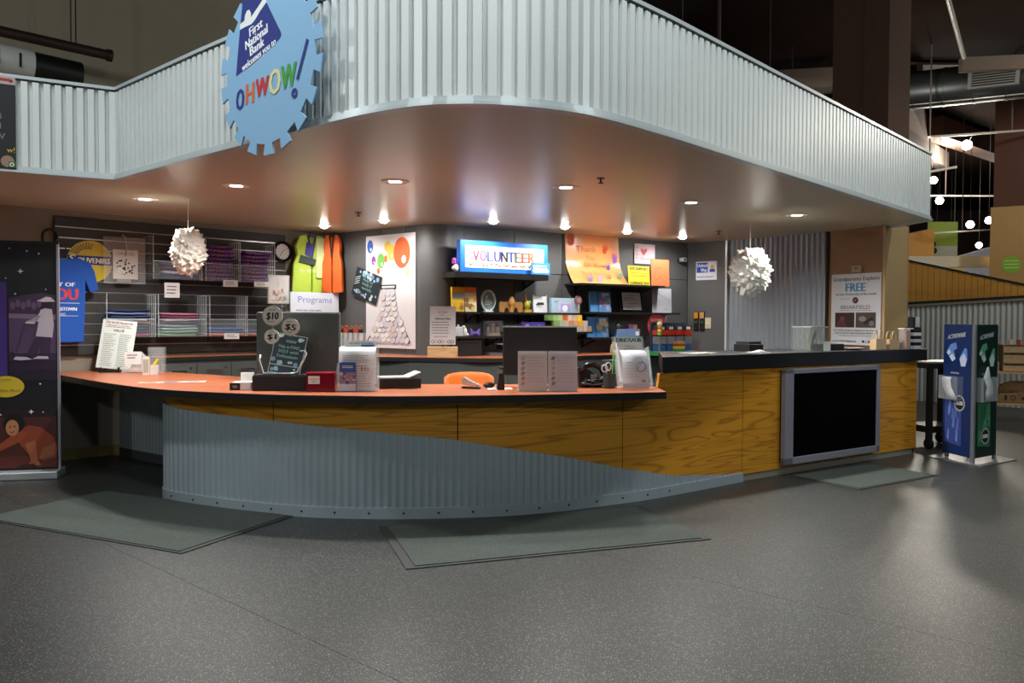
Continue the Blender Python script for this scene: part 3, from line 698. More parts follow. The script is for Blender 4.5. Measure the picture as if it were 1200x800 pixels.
# ------------------------------------------------------------------ souvenir slatwall and what hangs on it
sl = thing('slatwall', 'dark slatwall with bright metal grooves on the beige wall', 'slatwall', WL.p(.433, 0, 1.0), WL.rz)
SW = 2.37
MB().box(0, -.012, 0, SW, -.001, 1.33).build('backing', M_BLACKM, sl)
nsl = 13; ph = 1.33/nsl
for k in range(nsl):
    MB().box(0, -.034, k*ph+.006, SW, -.012, (k+1)*ph-.008).build('slat', mat('343331', .6, 0, .08), sl)
    if k: MB().box(0, -.036, k*ph-.007, SW, -.030, k*ph+.003).build('groove_strip', mat('b9b9b6', .3, .8), sl)
# round souvenirs sign
t = thing('souvenirs_sign', 'round yellow sign with a blue band reading Souvenirs on the slatwall', 'sign', WL.p(.73, .045, 1.906), WL.rz)
MB().cyl((0, 0, 0), (0, -.012, 0), .202, n=40).build('disc', mat('d9c01e', .45), t)
pr = Print(-.012)
for i in range(9): a = math.radians(150-9*i); pr.line([(.10*math.cos(a)-.02, .10*math.sin(a)+.02), (.18*math.cos(a)-.02, .17*math.sin(a)+.01)], .014, '8d7f33')
for i in range(7): a = math.radians(40-9*i); pr.line([(.12*math.cos(a), .10*math.sin(a)+.03), (.18*math.cos(a), .14*math.sin(a)+.03)], .006, 'b09a2a')
pr.rect(-.2, -.03, .2, .055, '1e2f86').text('S', -.155, .02, .115, 'efe9c8', .05, .003).text('OUVENIRS', .03, .012, .075, 'efe9c8', .29, .003); pr.done(t)
# umbrella-like black hook
t = thing('umbrella_hook', 'curved black hook standing out above the banner', 'hook', WL.p(.375, .10, 2.06), WL.rz)
MB().tube([(-.06, 0, -.12)]+[(-.06*math.cos(PI*i/12), 0, .065+.06*math.sin(PI*i/12)) for i in range(13)]+[(.06, .085, .03)], .014, 8).build('hook', M_BLACK, t, smooth='all')
# blue T-shirt on a hanger
t = thing('tee_shirt', 'royal blue T-shirt with white and red print hung on the slatwall', 'T-shirt', WL.p(.50, .14, 1.13), WL.rz)
shp = [(-.19, 0), (.135, 0), (.15, .35), (.155, .58), (.195, .47), (.27, .50), (.235, .68), (.19, .765), (.08, .80), (.03, .782), (-.05, .782), (-.10, .80), (-.22, .76), (-.27, .66), (-.30, .49), (-.21, .47), (-.195, .58)]
sm = MB(); n_ = len(shp)
sm.prism(shp, -.03, .03)
so = sm.build('shirt', mat('1b54b0', .85, 0, .08, 20.), t, bevel=.012)
MB().tube([(0, .0, .79), (0, 0, .86), (0, .03, .90), (0, .10, .90)], .006, 6).bar((-.16, 0, .775), (.14, 0, .775), .012).build('hanger', M_BLACK, t)
pr = Print(-.0312)
pr.text('CITY OF', -.06, .545, .055, 'e4e9f0', .24, .003).text('YOU', -.05, .455, .15, 'c9303f', .27, .007).line([(-.18, .37), (.10, .37)], .005, 'e4e9f0').text('YOUNGSTOWN', -.06, .315, .045, 'e4e9f0', .27, .002).line([(-.15, .25), (.09, .25)], .004, 'e4e9f0').text('OHIO', -.06, .265, .035, 'e4e9f0', .08); pr.done(t)
# blister bag with a card of jewellery
t = thing('hanging_bag', 'clear plastic bag with a white card of dark dots hung on the slatwall', 'packet', WL.p(1.03, .11, 1.70), WL.rz)
MB().box(-.20, -.012, 0, .19, -.004, .46).build('plastic_bag', clear('ffffff', .13), t)
MB().box(-.118, -.02, .045, .115, -.013, .335).build('card', mat('d7d2cc', .5), t, bevel=.003)
MB().box(-.08, -.012, .01, .05, -.006, .05).build('back_card', mat('cfc9c2', .5), t)
MB().tube([(0, -.022, .27), (.005, -.025, .36), (0, .0, .46), (0, .07, .49)], .005, 6).build('peg_loop', mat('cfcfd2', .2, .6), t)
pr = Print(-.0205); pr.text('CAROUSEL', 0, .295, .036, '6f6a66', .17)
r_ = random.Random(3)
for i in range(34): a = r_.random()*6.28; q = .085*math.sqrt(r_.random()); pr.disc(q*math.cos(a)*1.05, .175+q*math.sin(a), .009, '2b2724', n=8)
pr.poly([(-.09, .125), (-.02, .09), (-.005, .125), (-.075, .165)], 'e6e3df').text('$16.50', -.05, .125, .026, '555555', .06, 0, 0, -.5); pr.done(t)
# clear bins with folded shirts
ACR = clear('dfe8ee', .07)
def clear_bin(s0, s1, z0, z1, label, dep=.26):
    w = s1-s0; h = z1-z0; t = thing('display_bin', label, 'bin', WL.p((s0+s1)/2, .036, z0), WL.rz, 'clear bins on the slatwall')
    for nm, b in [('side', (-w/2, -dep, 0, -w/2+.004, 0, h)), ('side', (w/2-.004, -dep, 0, w/2, 0, h)), ('floor_pane', (-w/2, -dep, 0, w/2, 0, .004)), ('front', (-w/2, -dep, 0, w/2, -dep+.004, h*.42))]:
        MB().box(*b).build(nm, ACR, t)
    e = mat('cfd6da', .25, .1)
    MB().bar((-w/2, -dep, h*.42), (w/2, -dep, h*.42), .006).bar((-w/2, -dep, 0), (-w/2, -dep, h), .005).bar((w/2, -dep, 0), (w/2, -dep, h), .005).bar((-w/2, -dep, h), (-w/2, 0, h), .005).bar((w/2, -dep, h), (w/2, 0, h), .005).build('polished_edge', e, t)
    for q in range(4): MB().bar((w/2-.002, -dep+.05*(q+1), .0), (w/2-.002, -dep+.05*(q+1), h), .003).build('side_ridge', e, t)
    return t
def fold_mesh():
    """one folded shirt: soft rounded slab, fold to the front"""
    prof = [(-.5, 0), (.5, 0)]; mb = MB(); nx, ny = 9, 6
    import math as m_
    def P(i, k):
        a = 2*PI*k/12; x = -.5+i/(nx-1)
        yy = m_.cos(a)*.5; zz = m_.sin(a)*.5
        yy = m_.copysign(abs(yy*2)**.55/2, yy); zz = m_.copysign(abs(zz*2)**.8/2, zz)
        e = .92+.08*m_.cos(x*7+k)
        return (x*(.97+.03*m_.sin(k*2.1)), yy*e, zz+.5+.07*m_.sin(x*9+yy*4))
    for i in range(nx): mb.v += [P(i, k) for k in range(12)]
    for i in range(nx-1):
        for k in range(12): mb.f.append((i*12+k, i*12+(k+1) % 12, (i+1)*12+(k+1) % 12, (i+1)*12+k)); mb.m.append(0)
    mb.f += [tuple(range(11, -1, -1)), tuple(range((nx-1)*12, nx*12))]; mb.m += [0, 0]
    return mb
CLOTH = tinted('folded_cloth'); FOLD = fold_mesh().mesh('folded_shirt', CLOTH, True)
def m_pattern():
    m, nt, b = base_mat('patterned_sock_cloth'); N = nt.nodes; L = nt.links
    tc = N.new('ShaderNodeTexCoord'); v = N.new('ShaderNodeTexVoronoi'); v.inputs['Scale'].default_value = 34; L.new(tc.outputs['Generated'], v.inputs['Vector'])
    mp = N.new('ShaderNodeMapping'); mp.inputs['Scale'].default_value = (1, .8, .3); L.new(tc.outputs['Generated'], mp.inputs[0]); L.new(mp.outputs[0], v.inputs['Vector'])
    s = N.new('ShaderNodeSeparateColor'); L.new(v.outputs['Color'], s.inputs[0])
    cr = N.new('ShaderNodeValToRGB'); cr.color_ramp.interpolation = 'CONSTANT'
    e = cr.color_ramp.elements; e[0].color = rgb('2f3f96'); e[1].position = .42; e[1].color = rgb('cf4f7a')
    x = e.new(.62); x.color = rgb('4d62c4'); x = e.new(.78); x.color = rgb('d98a6e'); x = e.new(.9); x.color = rgb('3a1f45')
    L.new(s.outputs[0], cr.inputs[0]); L.new(cr.outputs[0], b.inputs['Base Color']); b.inputs['Roughness'].default_value = .8
    return m
PATT = m_pattern(); FOLDP = fold_mesh().mesh('patterned_shirt', PATT, True)
r_ = random.Random(11)
UP = [(1.235, 1.72, 1.755, 2.18, 'clear bin behind the paper star lantern on the slatwall'), (1.76, 2.117, 1.755, 2.18, 'clear bin full of patterned shirts right of the paper lantern, upper row'), (2.135, 2.531, 1.755, 2.18, 'clear bin of patterned shirts beside the wall clock, upper row')]
for i, (a, b, z0, z1, lb) in enumerate(UP):
    clear_bin(a, b, z0, z1, lb)
    if i == 0:
        for k in range(4):
            o = inst(FOLD, 'folded_shirt', WL.p((a+b)/2+.05, .17, z0+.005+k*.045), (0, 0, WL.rz), None, (.34, .20, .040), ['3d4a78', 'b8c2d8', '7c4a6a', '8fa3c8'][k])
            tag(o, ['navy', 'palest blue', 'plum', 'topmost light blue'][k]+' folded shirt low in the clear bin behind the paper lantern', 'shirt', 'shirts in the bin behind the lantern')
    else:
        n = 9 if i == 1 else 8
        for k in range(n):
            o = inst(FOLDP, 'folded_shirt', WL.p((a+b)/2+r_.uniform(-.02, .02), .18+r_.uniform(-.012, .012), z0+.005+k*.042), (r_.uniform(-.02, .02), r_.uniform(-.02, .02), WL.rz+r_.uniform(-.12, .12)), None, (.29, .22, .038))
            tag(o, 'pink and navy patterned shirt folded in the %s' % ('bin beside the wall clock' if i == 2 else 'bin between lantern and clock bin'), 'shirt', ['', 'patterned shirts between lantern and clock', 'patterned shirts beside the clock'][i])
LOW = [(.80, 1.25, 'lower clear bin with navy and orange shirts behind the price sheet', ['c04a6a', '20294a', '2b3a63', '1f2a44', 'c06a34', '8fa6c4', '39456e', '6f86b4', '24304f']),
       (1.28, 1.76, 'lower clear bin with pink, grey and mint shirts under the white tag', ['7fb58a', '6f9f86', 'a9c9bf', '8f9fb0', '3a3f55', 'b7a3b8', '9a4f6e', 'c27f96']),
       (1.80, 2.19, 'lower clear bin with two blue and orange shirts', ['d8785a', '3f5fa8', '4a6bb5']),
       (2.21, 2.62, 'lower clear bin with one orange shirt behind the dark monitor', ['c0502e', '2f4a8a'])]
CN = dict(zip('c04a6a 20294a 2b3a63 1f2a44 c06a34 8fa6c4 39456e 6f86b4 24304f 7fb58a 6f9f86 a9c9bf 8f9fb0 3a3f55 b7a3b8 9a4f6e c27f96 d8785a 3f5fa8 4a6bb5 c0502e 2f4a8a'.split(), 'raspberry,dark navy,slate navy,midnight,orange,pale blue,indigo,denim blue,topmost navy,mint green,sage green,pale mint,grey blue,charcoal,lilac grey,plum,pink,salmon,blue,topmost blue,rust orange,royal blue'.split(',')))
for i, (a, b, lb, cols) in enumerate(LOW):
    clear_bin(a, b, 1.175, 1.60, lb)
    for k, c in enumerate(cols):
        o = inst(FOLD, 'folded_shirt', WL.p((a+b)/2+r_.uniform(-.02, .02), .17+r_.uniform(-.012, .012), 1.18+k*.030), (r_.uniform(-.02, .02), r_.uniform(-.02, .02), WL.rz+r_.uniform(-.10, .10)), None, (.36, .21, .027), c)
        tag(o, CN.get(c, 'plain')+' folded shirt in the '+['navy and orange pile behind the price sheet', 'pink, grey and mint pile under the white tag', 'small blue and orange pile', 'flat pile behind the dark monitor'][i], 'shirt', 'shirts in the lower bins')
for s, z, w, h, lb in [(1.41, 1.57, .15, .15, 'square white price tag hung under the paper lantern'), (2.02, 1.70, .16, .07, 'small white price tag under the upper bin of patterned shirts'), (2.37, 1.712, .17, .055, 'small white price tag under the bin beside the clock'), (2.03, 1.147, .165, .06, 'small white price tag under the bin with two shirts')]:
    o, pr = board('price_tag', lb, 'tag', WL.p(s, .305, z), WL.rz, w, h, .004, 'e2dedd'); pr.lines(-w*.35, h*.2, w*.35, h*.85, 2 if h < .1 else 3, '55504f', .35); pr.done(o)
    MB().box(-.015, 0, h*.4, .015, .268, h*.4+.004).build('tag_arm', ACR, o)
# wall clock
t = thing('wall_clock', 'round chrome wall clock with white face at the end of the slatwall', 'clock', WL.p(2.752, .037, 2.133), WL.rz)
MB().lathe([(.095, 0), (.122, .01), (.12, .03), (.10, .04), (.088, .03), (.088, .005), (.02, .002)], 32, Matrix.Rotation(PI/2, 4, 'X')).build('rim', mat('3a3a3c', .15, .9), t, smooth=True)
MB().cyl((0, -.012, 0), (0, -.018, 0), .09, n=32).build('face', M_WHITE, t)
pr = Print(-.0185)
for i in range(12): a = PI*i/6; pr.line([(.068*math.cos(a), .068*math.sin(a)), (.08*math.cos(a), .08*math.sin(a))], .006, '333333')
pr.done(t, 'hour_marks')
MB().bar((0, -.022, 0), (.035, -.022, .03), .007, .003).build('hour_hand', M_BLACKM, t); MB().bar((0, -.024, 0), (-.03, -.024, -.05), .005, .003).build('minute_hand', M_BLACKM, t)
# bag of buttons
t = thing('hanging_bag', 'clear bag of small orange and blue buttons hung beside the wall clock', 'packet', WL.p(2.58, .28, 1.53), WL.rz)
MB().box(-.13, -.02, 0, .13, -.002, .32).build('plastic_bag', clear('ffffff', .3), t)
MB().box(-.115, -.016, .01, .115, -.006, .30).build('card', mat('dcdad6', .5), t)
pr = Print(-.0165); pr.rect(-.02, .19, .0, .27, '6a4a58').lines(.03, .19, .11, .27, 3, '888888', .3)
for i in range(22): pr.ring(r_.uniform(-.09, .09), r_.uniform(.03, .16), .013, .007, r_.choice(['d9772e', '4a6b9a', 'b5523a', 'c9a23a', '7a7a80']), 10)
pr.done(t); MB().tube([(0, -.01, .30), (0, .05, .34), (0, .24, .34)], .004, 6).build('peg', M_CHROME, t)
# vests on hooks in the corner
def vest(name, label, s, off, z, w, h, m_, m2, wall=WL, rot=0):
    t = thing(name, label, 'vest', wall.p(s, off, z), wall.rz+rot)
    L_ = [(-.5, .02), (-.46, .5), (-.36, .66), (-.40, .80), (-.30, .97), (-.12, 1.0), (-.02, .62), (-.02, 0)]
    def poly(p): return [(x*w, zz*h) for x, zz in p]
    MB().prism(poly([(-.48, .03), (.48, .03), (.45, .5), (.36, .66), (.40, .8), (.3, .96), (-.3, .96), (-.40, .8), (-.36, .66), (-.45, .5)]), .01, .05).build('back_panel', m_, t, bevel=.01)
    MB().prism(poly(L_[::-1]), -.045, -.005).build('front_panel', m_, t, bevel=.012)
    MB().prism(poly([(-x, zz) for x, zz in L_]), -.035, .005).build('front_panel', m_, t, bevel=.012)
    MB().prism(poly([(-.12, .985), (-.02, .60), (.02, .60), (.12, .985), (.07, .985), (0, .72), (-.07, .985)]), -.052, -.046).build('collar_binding', m2, t)
    MB().tube([(0, .04, h*.96), (0, .03, h*1.03), (0, .10, h*1.03)], .006, 6).build('hanger_hook', M_BLACK, t)
    return t
v = vest('safety_vest', 'lime yellow safety vest with pale strips hung in the corner', 3.05, .17, 1.64, .46, .70, mat('b9d44a', .7, 0, .1, 12.), mat('24384a', .7), WL, -.25)
MB().box(.05, -.055, .20, .19, -.047, .66).build('reflective_strip', mat('ccd89a', .5), v)
MB().prism([(-.08, .47), (.0, .43), (.02, .58), (-.06, .61)], -.06, -.047).build('purple_patch', mat('4a3f9a', .7), v)
MB().prism([(-.15, .38), (.03, .34), (.05, .41), (-.13, .46)], -.066, -.047).build('pocket', mat('2c3f3c', .7), v)
pr = Print(-.047); pr.text('OH WOW', -.04, .28, .06, 'e9efd0', .2); pr.done(v)
vest('safety_vest', 'orange and black life vest hung next to the lime vest', .31, .16, 1.66, .25, .69, mat('d9601c', .7, 0, .1, 12.), mat('1d2024', .7), WC1, .55)
# programs sign standing behind the dark monitor
o, pr = board('programs_sign', 'white board headed Programs standing on the back counter', 'sign', WL.p(2.99, .36, .985), WL.rz+.1, .66, .68, .012, 'dfe6f2')
pr.text('Programs', 0, .60, .10, '7f8fc8', .46); pr.lines(-.26, .1, .26, .5, 8, '9aa3b8', .3); pr.done(o)
# back counter
bc = thing('back_counter', 'dark grey back counter with drawers along the beige and panelled walls', 'counter', (0, 0, 0))
bpath = [WL.p(1.22, .42)[:2], WL.p(2.35, .42)[:2], (-2.12, 8.72), (-1.37, 8.05), (-.35, 7.84), (-.07, 7.86), (.78, 8.57), (2.05, 9.36), WR.p(.16, .55)[:2]]
BK = Path(bpath); back_side = [WR.p(.20, .02)[:2], WC2.p(3.47, .01)[:2], WC2.p(.1, .01)[:2], (-.70, 8.45), (-.84, 8.43), (-1.01, 8.48), WC1.p(1.35, .01)[:2], WC1.p(.02, .02)[:2], WL.p(2.92, .04)[:2], WL.p(1.22, .04)[:2]]
ribbon(BK, 0, BK.L, 0, -.02, 0, .935, .5).build('front_panels', mat('454744', .55), bc)
dw = Wall(bpath[0], bpath[1])
for k in range(3):
    for j in range(2):
        d = MB().box(.03+k*.36, -.018, .70-j*.3, .38+k*.36, -.001, .905-j*.3).build('drawer', mat('4a4b47', .5), bc, loc=(bpath[0][0], bpath[0][1], 0), rz=dw.rz, bevel=.003)
        MB().bar((.12+k*.36, -.045, .835-j*.3), (.27+k*.36, -.045, .835-j*.3), .012).bar((.13+k*.36, -.045, .835-j*.3), (.13+k*.36, -.018, .835-j*.3), .008).bar((.26+k*.36, -.045, .835-j*.3), (.26+k*.36, -.018, .835-j*.3), .008).build('handle', M_CHROME, d)
        MB().cyl((.32+k*.36, -.022, .86-j*.3), (.32+k*.36, -.018, .86-j*.3), .012, n=12).build('lock', M_CHROME, d)
MB().box(0, 0, 0, .02, .38, .935).build('end_panel', mat('454744', .55), bc, loc=(bpath[0][0], bpath[0][1], 0), rz=dw.rz)
bw = thing('back_worktop', 'narrow orange laminate worktop with black edge on the back counter', 'worktop', (0, 0, .935))
MB().slab(([tuple(BK.off(min(max(BK.L*i/60, .0), BK.L), .02)) for i in range(61)]+back_side)[::-1], 0, .04).build('edge_body', M_BLACK, bw)
MB().slab(([tuple(BK.off(BK.L*i/60, .018)) for i in range(61)]+back_side)[::-1], .04, .043).build('laminate_top', M_LAM, bw)
BZ = .978
# white balloon poster on the left back wall
t, pr = board('balloon_poster', 'tall white poster with coloured balloons and a tower of paper discs', 'poster', WC1.p(1.125, .006, 1.04), WC1.rz, .80, 1.27, .012, 'e6e4e6')
for x, z, rx, rz_, c in [(-.33, 1.15, .05, .075, '2f5fb0'), (-.27, .99, .035, .05, '8a3fa0'), (-.15, .98, .06, .085, '6fb84a'), (-.19, .87, .025, .035, 'dd6f22'), (-.07, 1.0, .028, .04, 'dd7a22'), (-.04, 1.14, .05, .06, 'e8bf3a'), (.02, 1.07, .065, .09, 'e9c64a'), (.19, 1.06, .13, .17, 'e0622e'), (.29, .85, .035, .05, 'efdc9a')]:
    pr.disc(x, z, rx, c, rz_); 
    if rx > .033: pr.disc(x+rx*.25, z-rz_*.45, rx*.26, 'f0eff0', rz_*.26)
pr.rect(-.15, .66, .10, .71, '2b2b2e').rect(-.13, .675, .08, .695, 'e6e4e6')
pr.poly([(-.38, .05), (.33, .05), (.10, .45), (.06, .66), (-.12, .66), (-.14, .45)], 'd8d4dc')
pr.poly([(-.38, .08), (-.33, .08), (-.30, .17)], '3c2f6a').poly([(.33, .07), (.27, .17), (.29, .05)], '2b2b3a').done(t)
pd = MB().cyl((0, 0, 0), (0, -.004, 0), .040, n=14); pd.cur = 1; pd.cyl((0, .001, 0), (0, -.003, 0), .0435, n=14); pd = pd.mesh('paper_disc', [tinted('disc_paper', .7, 30, .12), mat('7d7884', .7)]); r5 = random.Random(5)
z = .62
k = 0
while z > .06:
    f = (.66-z)/.6; hw = .07+.07*f if f < .4 else .098+.36*(f-.4)
    n = max(2, int(hw*2/.066)+1)
    for i in range(n):
        x = -.02+(-hw+2*hw*i/(n-1))+r5.uniform(-.01, .01)
        o = inst(pd, 'paper_disc', (x, -.014-.0012*(k % 4), z+r5.uniform(-.012, .012)), (r5.uniform(-.12, -.02), 0, r5.uniform(-.1, .1)), t, None, r5.choice(['dcd7d6', 'd2cdd2', 'e6e2df', 'cfc3c0', 'c9c6cf'])); k += 1
    z -= .058
# tilted dark poster pinned over its edge
t, pr = board('tilted_poster', 'dark poster with pale blue dots pinned askew over the white poster', 'poster', WC1.p(.70, .03, 1.59), WC1.rz, .44, .33, .006, '1d2730', 0, None, .32)
for i in range(26): pr.disc(r5.uniform(-.2, .2), r5.choice([r5.uniform(.02, .09), r5.uniform(.25, .31)]), r5.uniform(.012, .028), r5.choice(['8fb0c4', 'b9d0da', '6f93aa']), n=12)
for k in range(4): pr.line([(-.2, .13+.025*k), (-.12, .17+.025*k)], .008, 'c5d3da')
for t_, z in [('Help us', .225), ('FUND IT', .175), ('with', .13)]: pr.text(t_, .02, z, .045, '8fc0b8', .17)
pr.done(t)
# keychain rack on the back counter
t = thing('keychain_rack', 'rack of small white and orange tubes standing on the back counter', 'rack', (-1.78, 8.42, BZ), WC1.rz+.25)
MB().box(-.22, -.05, 0, .22, .06, .02).box(-.22, .04, .02, .22, .05, .24).build('stand', clear('e8eef2', .35), t)
for k in range(7):
    x = -.19+.063*k; c = MB().cyl((x, 0, .02), (x, 0, .24), .024, n=12).build('tube', mat('dedcda' if k else '3a66b0', .3), t, smooth=True)
    MB().cyl((x, 0, .24), (x, 0, .275), .026, n=12).build('cap', mat('d9541f' if k % 2 else '24242a', .4), t, smooth=True)
    MB().tube([(x+.018*math.cos(a*PI/6), .0, .295+.02*math.sin(a*PI/6)) for a in range(13)], .004, 6).build('loop', mat('d9601f', .4), t)
# ------------------------------------------------------------------ shelves on the back wall and their contents
def shelf(s0, s1, z, dep, label, th=.022, brackets=True):
    t = thing('wall_shelf', label, 'shelf', WC2.p(s0, .0, z), WC2.rz); w = s1-s0
    MB().box(0, -dep, -th, w, -.001, 0).build('shelf_board', M_BLACK, t)
    for x in (w*.12, w*.88):
        MB().prism([(x-.006, -th-.10), (x+.006, -th-.10), (x+.006, -th), (x-.006, -th)], -.02, -.001).build('bracket', M_BLACKM, t)
        MB().bar((x, -.012, -th-.09), (x, -dep*.8, -th-.004), .012).build('bracket_arm', M_BLACKM, t)
    return t
def on(s, off, z): return WC2.p(s, off, z)
RZ = WC2.rz
shelf(-.12, 1.06, 1.866, .30, 'black shelf carrying the lit Volunteer sign', .06)
shelf(-.10, .20, 1.446, .28, 'short black shelf carrying the two snack bags')
shelf(.235, .92, 1.446, .28, 'black shelf with the oval award and wooden plaque')
shelf(-.11, .50, 1.186, .32, 'low black shelf with the white figurine and purple bow')
shelf(.93, 1.50, 1.446, .28, 'black shelf behind the blue toy box')
shelf(.51, 1.60, 1.232, .42, 'low black shelf carrying the wall of little toy boxes')
shelf(1.50, 2.80, 1.793, .32, 'black shelf under the orange thank-you poster')
shelf(1.61, 3.08, 1.460, .30, 'black shelf with the framed certificate')
shelf(1.66, 2.50, 1.160, .32, 'low black shelf with the blue book and toy packs')
# lit volunteer sign
t = thing('volunteer_sign', 'blue framed light box reading VOLUNTEER on the top shelf', 'sign', on(.52, .22, 1.867), RZ)
MB().box(-.56, -.035, 0, .56, .045, .34).build('frame', mat('2f7be6', .35), t, bevel=.006)
MB().box(-.50, -.040, .05, .50, -.034, .285).build('lit_panel', emit('f4f4f8', .4, 'lit_sign_panel'), t)
pr = Print(-.0405)
for i, (ch, c) in enumerate(zip('VOLUNTEER', ['a83a50', '9a4a72', '4a62a8', '4a459a', '2d2a32', '2f4fa8', '6a6552', 'b8562e', 'a8602a'])): pr.text(ch, -.37+.088*i, .18, .165, c, .078, .006)
r_ = random.Random(9)
for i in range(8):
    x = -.45+.105*i
    for k in range(5): pr.disc(x+.016*k, .085+r_.uniform(-.012, .012), .012, r_.choice(['c98a5a', 'b0603a', '5a6ab0', 'd9b07a', '7a8f9a']), n=8)
pr.done(t)
o, pr = board('blue_sign', 'small blue sign with white writing leaning on the Volunteer sign', 'sign', on(.955, .295, 1.868), RZ, .25, .13, .008, '2f86c8', -.05)
pr.lines(-.10, .05, .10, .11, 2, 'eaf2f8', .55, .1).poly([(-.1, .02), (.1, .02), (.11, .05), (-.11, .05)], 'cfe3f2'); pr.done(o)
t = thing('small_flowers', 'pink flower with white blossoms at the end of the Volunteer sign', 'flowers', on(-.085, .22, 1.866), RZ)
MB().cyl((0, 0, 0), (0, 0, .06), .006, n=6).build('stem', mat('5a8a4a', .6), t)
for i, (x, y, z, c) in enumerate([(-.01, 0, .10, 'd05ac0'), (-.01, -.005, .125, 'c85ab8'), (.012, 0, .06, 'ece6e0'), (-.015, -.01, .04, 'e9d8c8'), (.01, -.015, .03, 'f0ece8'), (.03, .0, .045, 'e8b080')]): MB().ball((x, y, z), .024, n=8, k=5).build('blossom', mat(c, .6), t)
# two snack bags
for s, c1, c2, c3, lb in [(-.03, 'e6b722', 'b98a3a', '9fb4c4', 'yellow packet standing on the short shelf'), (.125, 'e8762a', 'e0c040', 'd9d2b4', 'orange topped packet standing on the short shelf')]:
    o, pr = board('snack_packet', lb, 'packet', on(s, .17, 1.446), RZ, .138, .262, .03, c3 if s > 0 else c1, -.06, None, 0, 'pouch')
    pr.rect(-.069, .205, .069, .262, c1).rect(-.069, .14, .069, .20, c3)
    for i in range(9): pr.disc(r_.uniform(-.05, .05), r_.uniform(.03, .13), r_.uniform(.012, .03), r_.choice([c1, c2, '8a6a3a', 'd9c04a']), n=10)
    pr.done(o)
# oval glass award
t = thing('oval_award', 'clear oval glass award with a pale rim on the shelf', 'award', on(.36, .16, 1.446), RZ)
MB().add([], []); e1 = ellipse(0, .125, .092, .118, 32); e2 = ellipse(0, .125, .078, .102, 32)
mb = MB(); n = 32
mb.add([(x, -.01, z) for x, z in e1]+[(x, -.012, z) for x, z in e2]+[(x, .01, z) for x, z in e1]+[(x, .01, z) for x, z in e2],
       [(i, (i+1) % n, n+(i+1) % n, n+i) for i in range(n)]+[(i, 2*n+i, 2*n+(i+1) % n, (i+1) % n) for i in range(n)]+[(n+i, n+(i+1) % n, 3*n+(i+1) % n, 3*n+i) for i in range(n)]+[(2*n+i, 3*n+i, 3*n+(i+1) % n, 2*n+(i+1) % n) for i in range(n)])
mb.build('rim', mat('cfe0e0', .12, .1), t); MB().prism(e2, -.006, .006).build('glass', clear('cfe4e0', .22), t)
MB().box(-.05, -.03, 0, .05, .03, .014).build('foot', mat('e6eaea', .15), t)
pr = Print(-.0065); pr.text('Y', -.02, .16, .06, 'd5dada').lines(-.045, .075, .05, .14, 4, 'cdd4d4', .35); pr.done(t)
# wooden plaque with a carved figure
t = thing('wooden_plaque', 'brown wooden plaque with a rounded figure and two arches', 'plaque', on(.645, .16, 1.446), RZ)
MB().prism([(-.15, 0), (-.09, 0), (-.085, .03), (-.06, .055), (-.035, .03), (-.03, 0), (.03, 0), (.035, .03), (.06, .055), (.085, .03), (.09, 0), (.15, 0), (.155, .10), (.14, .115), (-.14, .115), (-.155, .10)], -.02, .005).build('arched_board', mat('a8783e', .5, 0, .12, 25.), t, bevel=.003)
MB().ball((0, -.022, .115), .04, .02, .062, 14, 8).build('figure_body', mat('c08a48', .5), t, smooth='all'); MB().prism([(-.02, 0), (.02, 0), (.012, .07), (-.012, .07)], -.035, -.02).build('figure_leg', mat('c08a48', .5), t)
# little trophy
t = thing('toy_trophy', 'small yellow and green toy with a pointed top beside the plaque', 'toy', on(.86, .17, 1.446), RZ)
MB().box(-.045, -.03, 0, .045, .03, .035).build('block_base', mat('c09a3a', .5), t); MB().ball((0, 0, .085), .04, .03, .05, 10, 6).build('body', mat('b8b030', .5), t, smooth='all')
MB().ball((.02, -.01, .11), .03, .02, .025, 8, 5).build('leaf', mat('8fa83a', .5), t); MB().cyl((-.015, 0, .12), (-.03, 0, .225), .017, .006, n=10).build('point', mat('e0a21e', .4), t)
# small photo frame
t, pr = board('photo_frame', 'small white photo frame with a dark car picture', 'frame', on(1.02, .19, 1.446), RZ, .19, .185, .012, 'e3e4e8', -.08)
pr.rect(-.04, .085, .05, .115, '22242c').rect(-.055, .08, .0, .10, '3a3c46').lines(-.05, .055, .05, .075, 1, '777777', .4); pr.done(t); MB().box(-.095, -.016, 0, -.085, 0, .20).build('clear_edge', mat('d0d6da', .2), t); MB().box(.085, -.016, 0, .095, 0, .20).build('clear_edge', mat('d0d6da', .2), t)
# blue toy box and rubber keyring standing on it
t, pr = board('toy_box', 'pale blue toy box with a shiny window behind the little boxes', 'box', on(1.345, .18, 1.446), RZ, .40, .17, .06, 'a9c8de')
pr.rect(-.11, .02, .09, .125, 'c6c6e6').rect(-.07, .02, .06, .105, 'b4aae6').disc(-.01, .05, .04, 'e8f2ff').line([(-.16, .135), (-.14, .12), (-.11, .14)], .008, '4a5f7a'); pr.done(t)
t = thing('rubber_keyring', 'purple brown round key fob standing by the blue toy box', 'fob', on(1.495, .265, 1.446), RZ)
MB().cyl((0, .0, .145), (0, -.02, .145), .05, n=16).build('fob', mat('7a5a62', .5), t); MB().cyl((0, -.01, 0), (0, -.01, .10), .012, n=8).build('stem', mat('a08a86', .4), t); MB().cyl((0, -.021, .145), (0, -.024, .145), .03, n=12).build('face', mat('a87a78', .5), t)
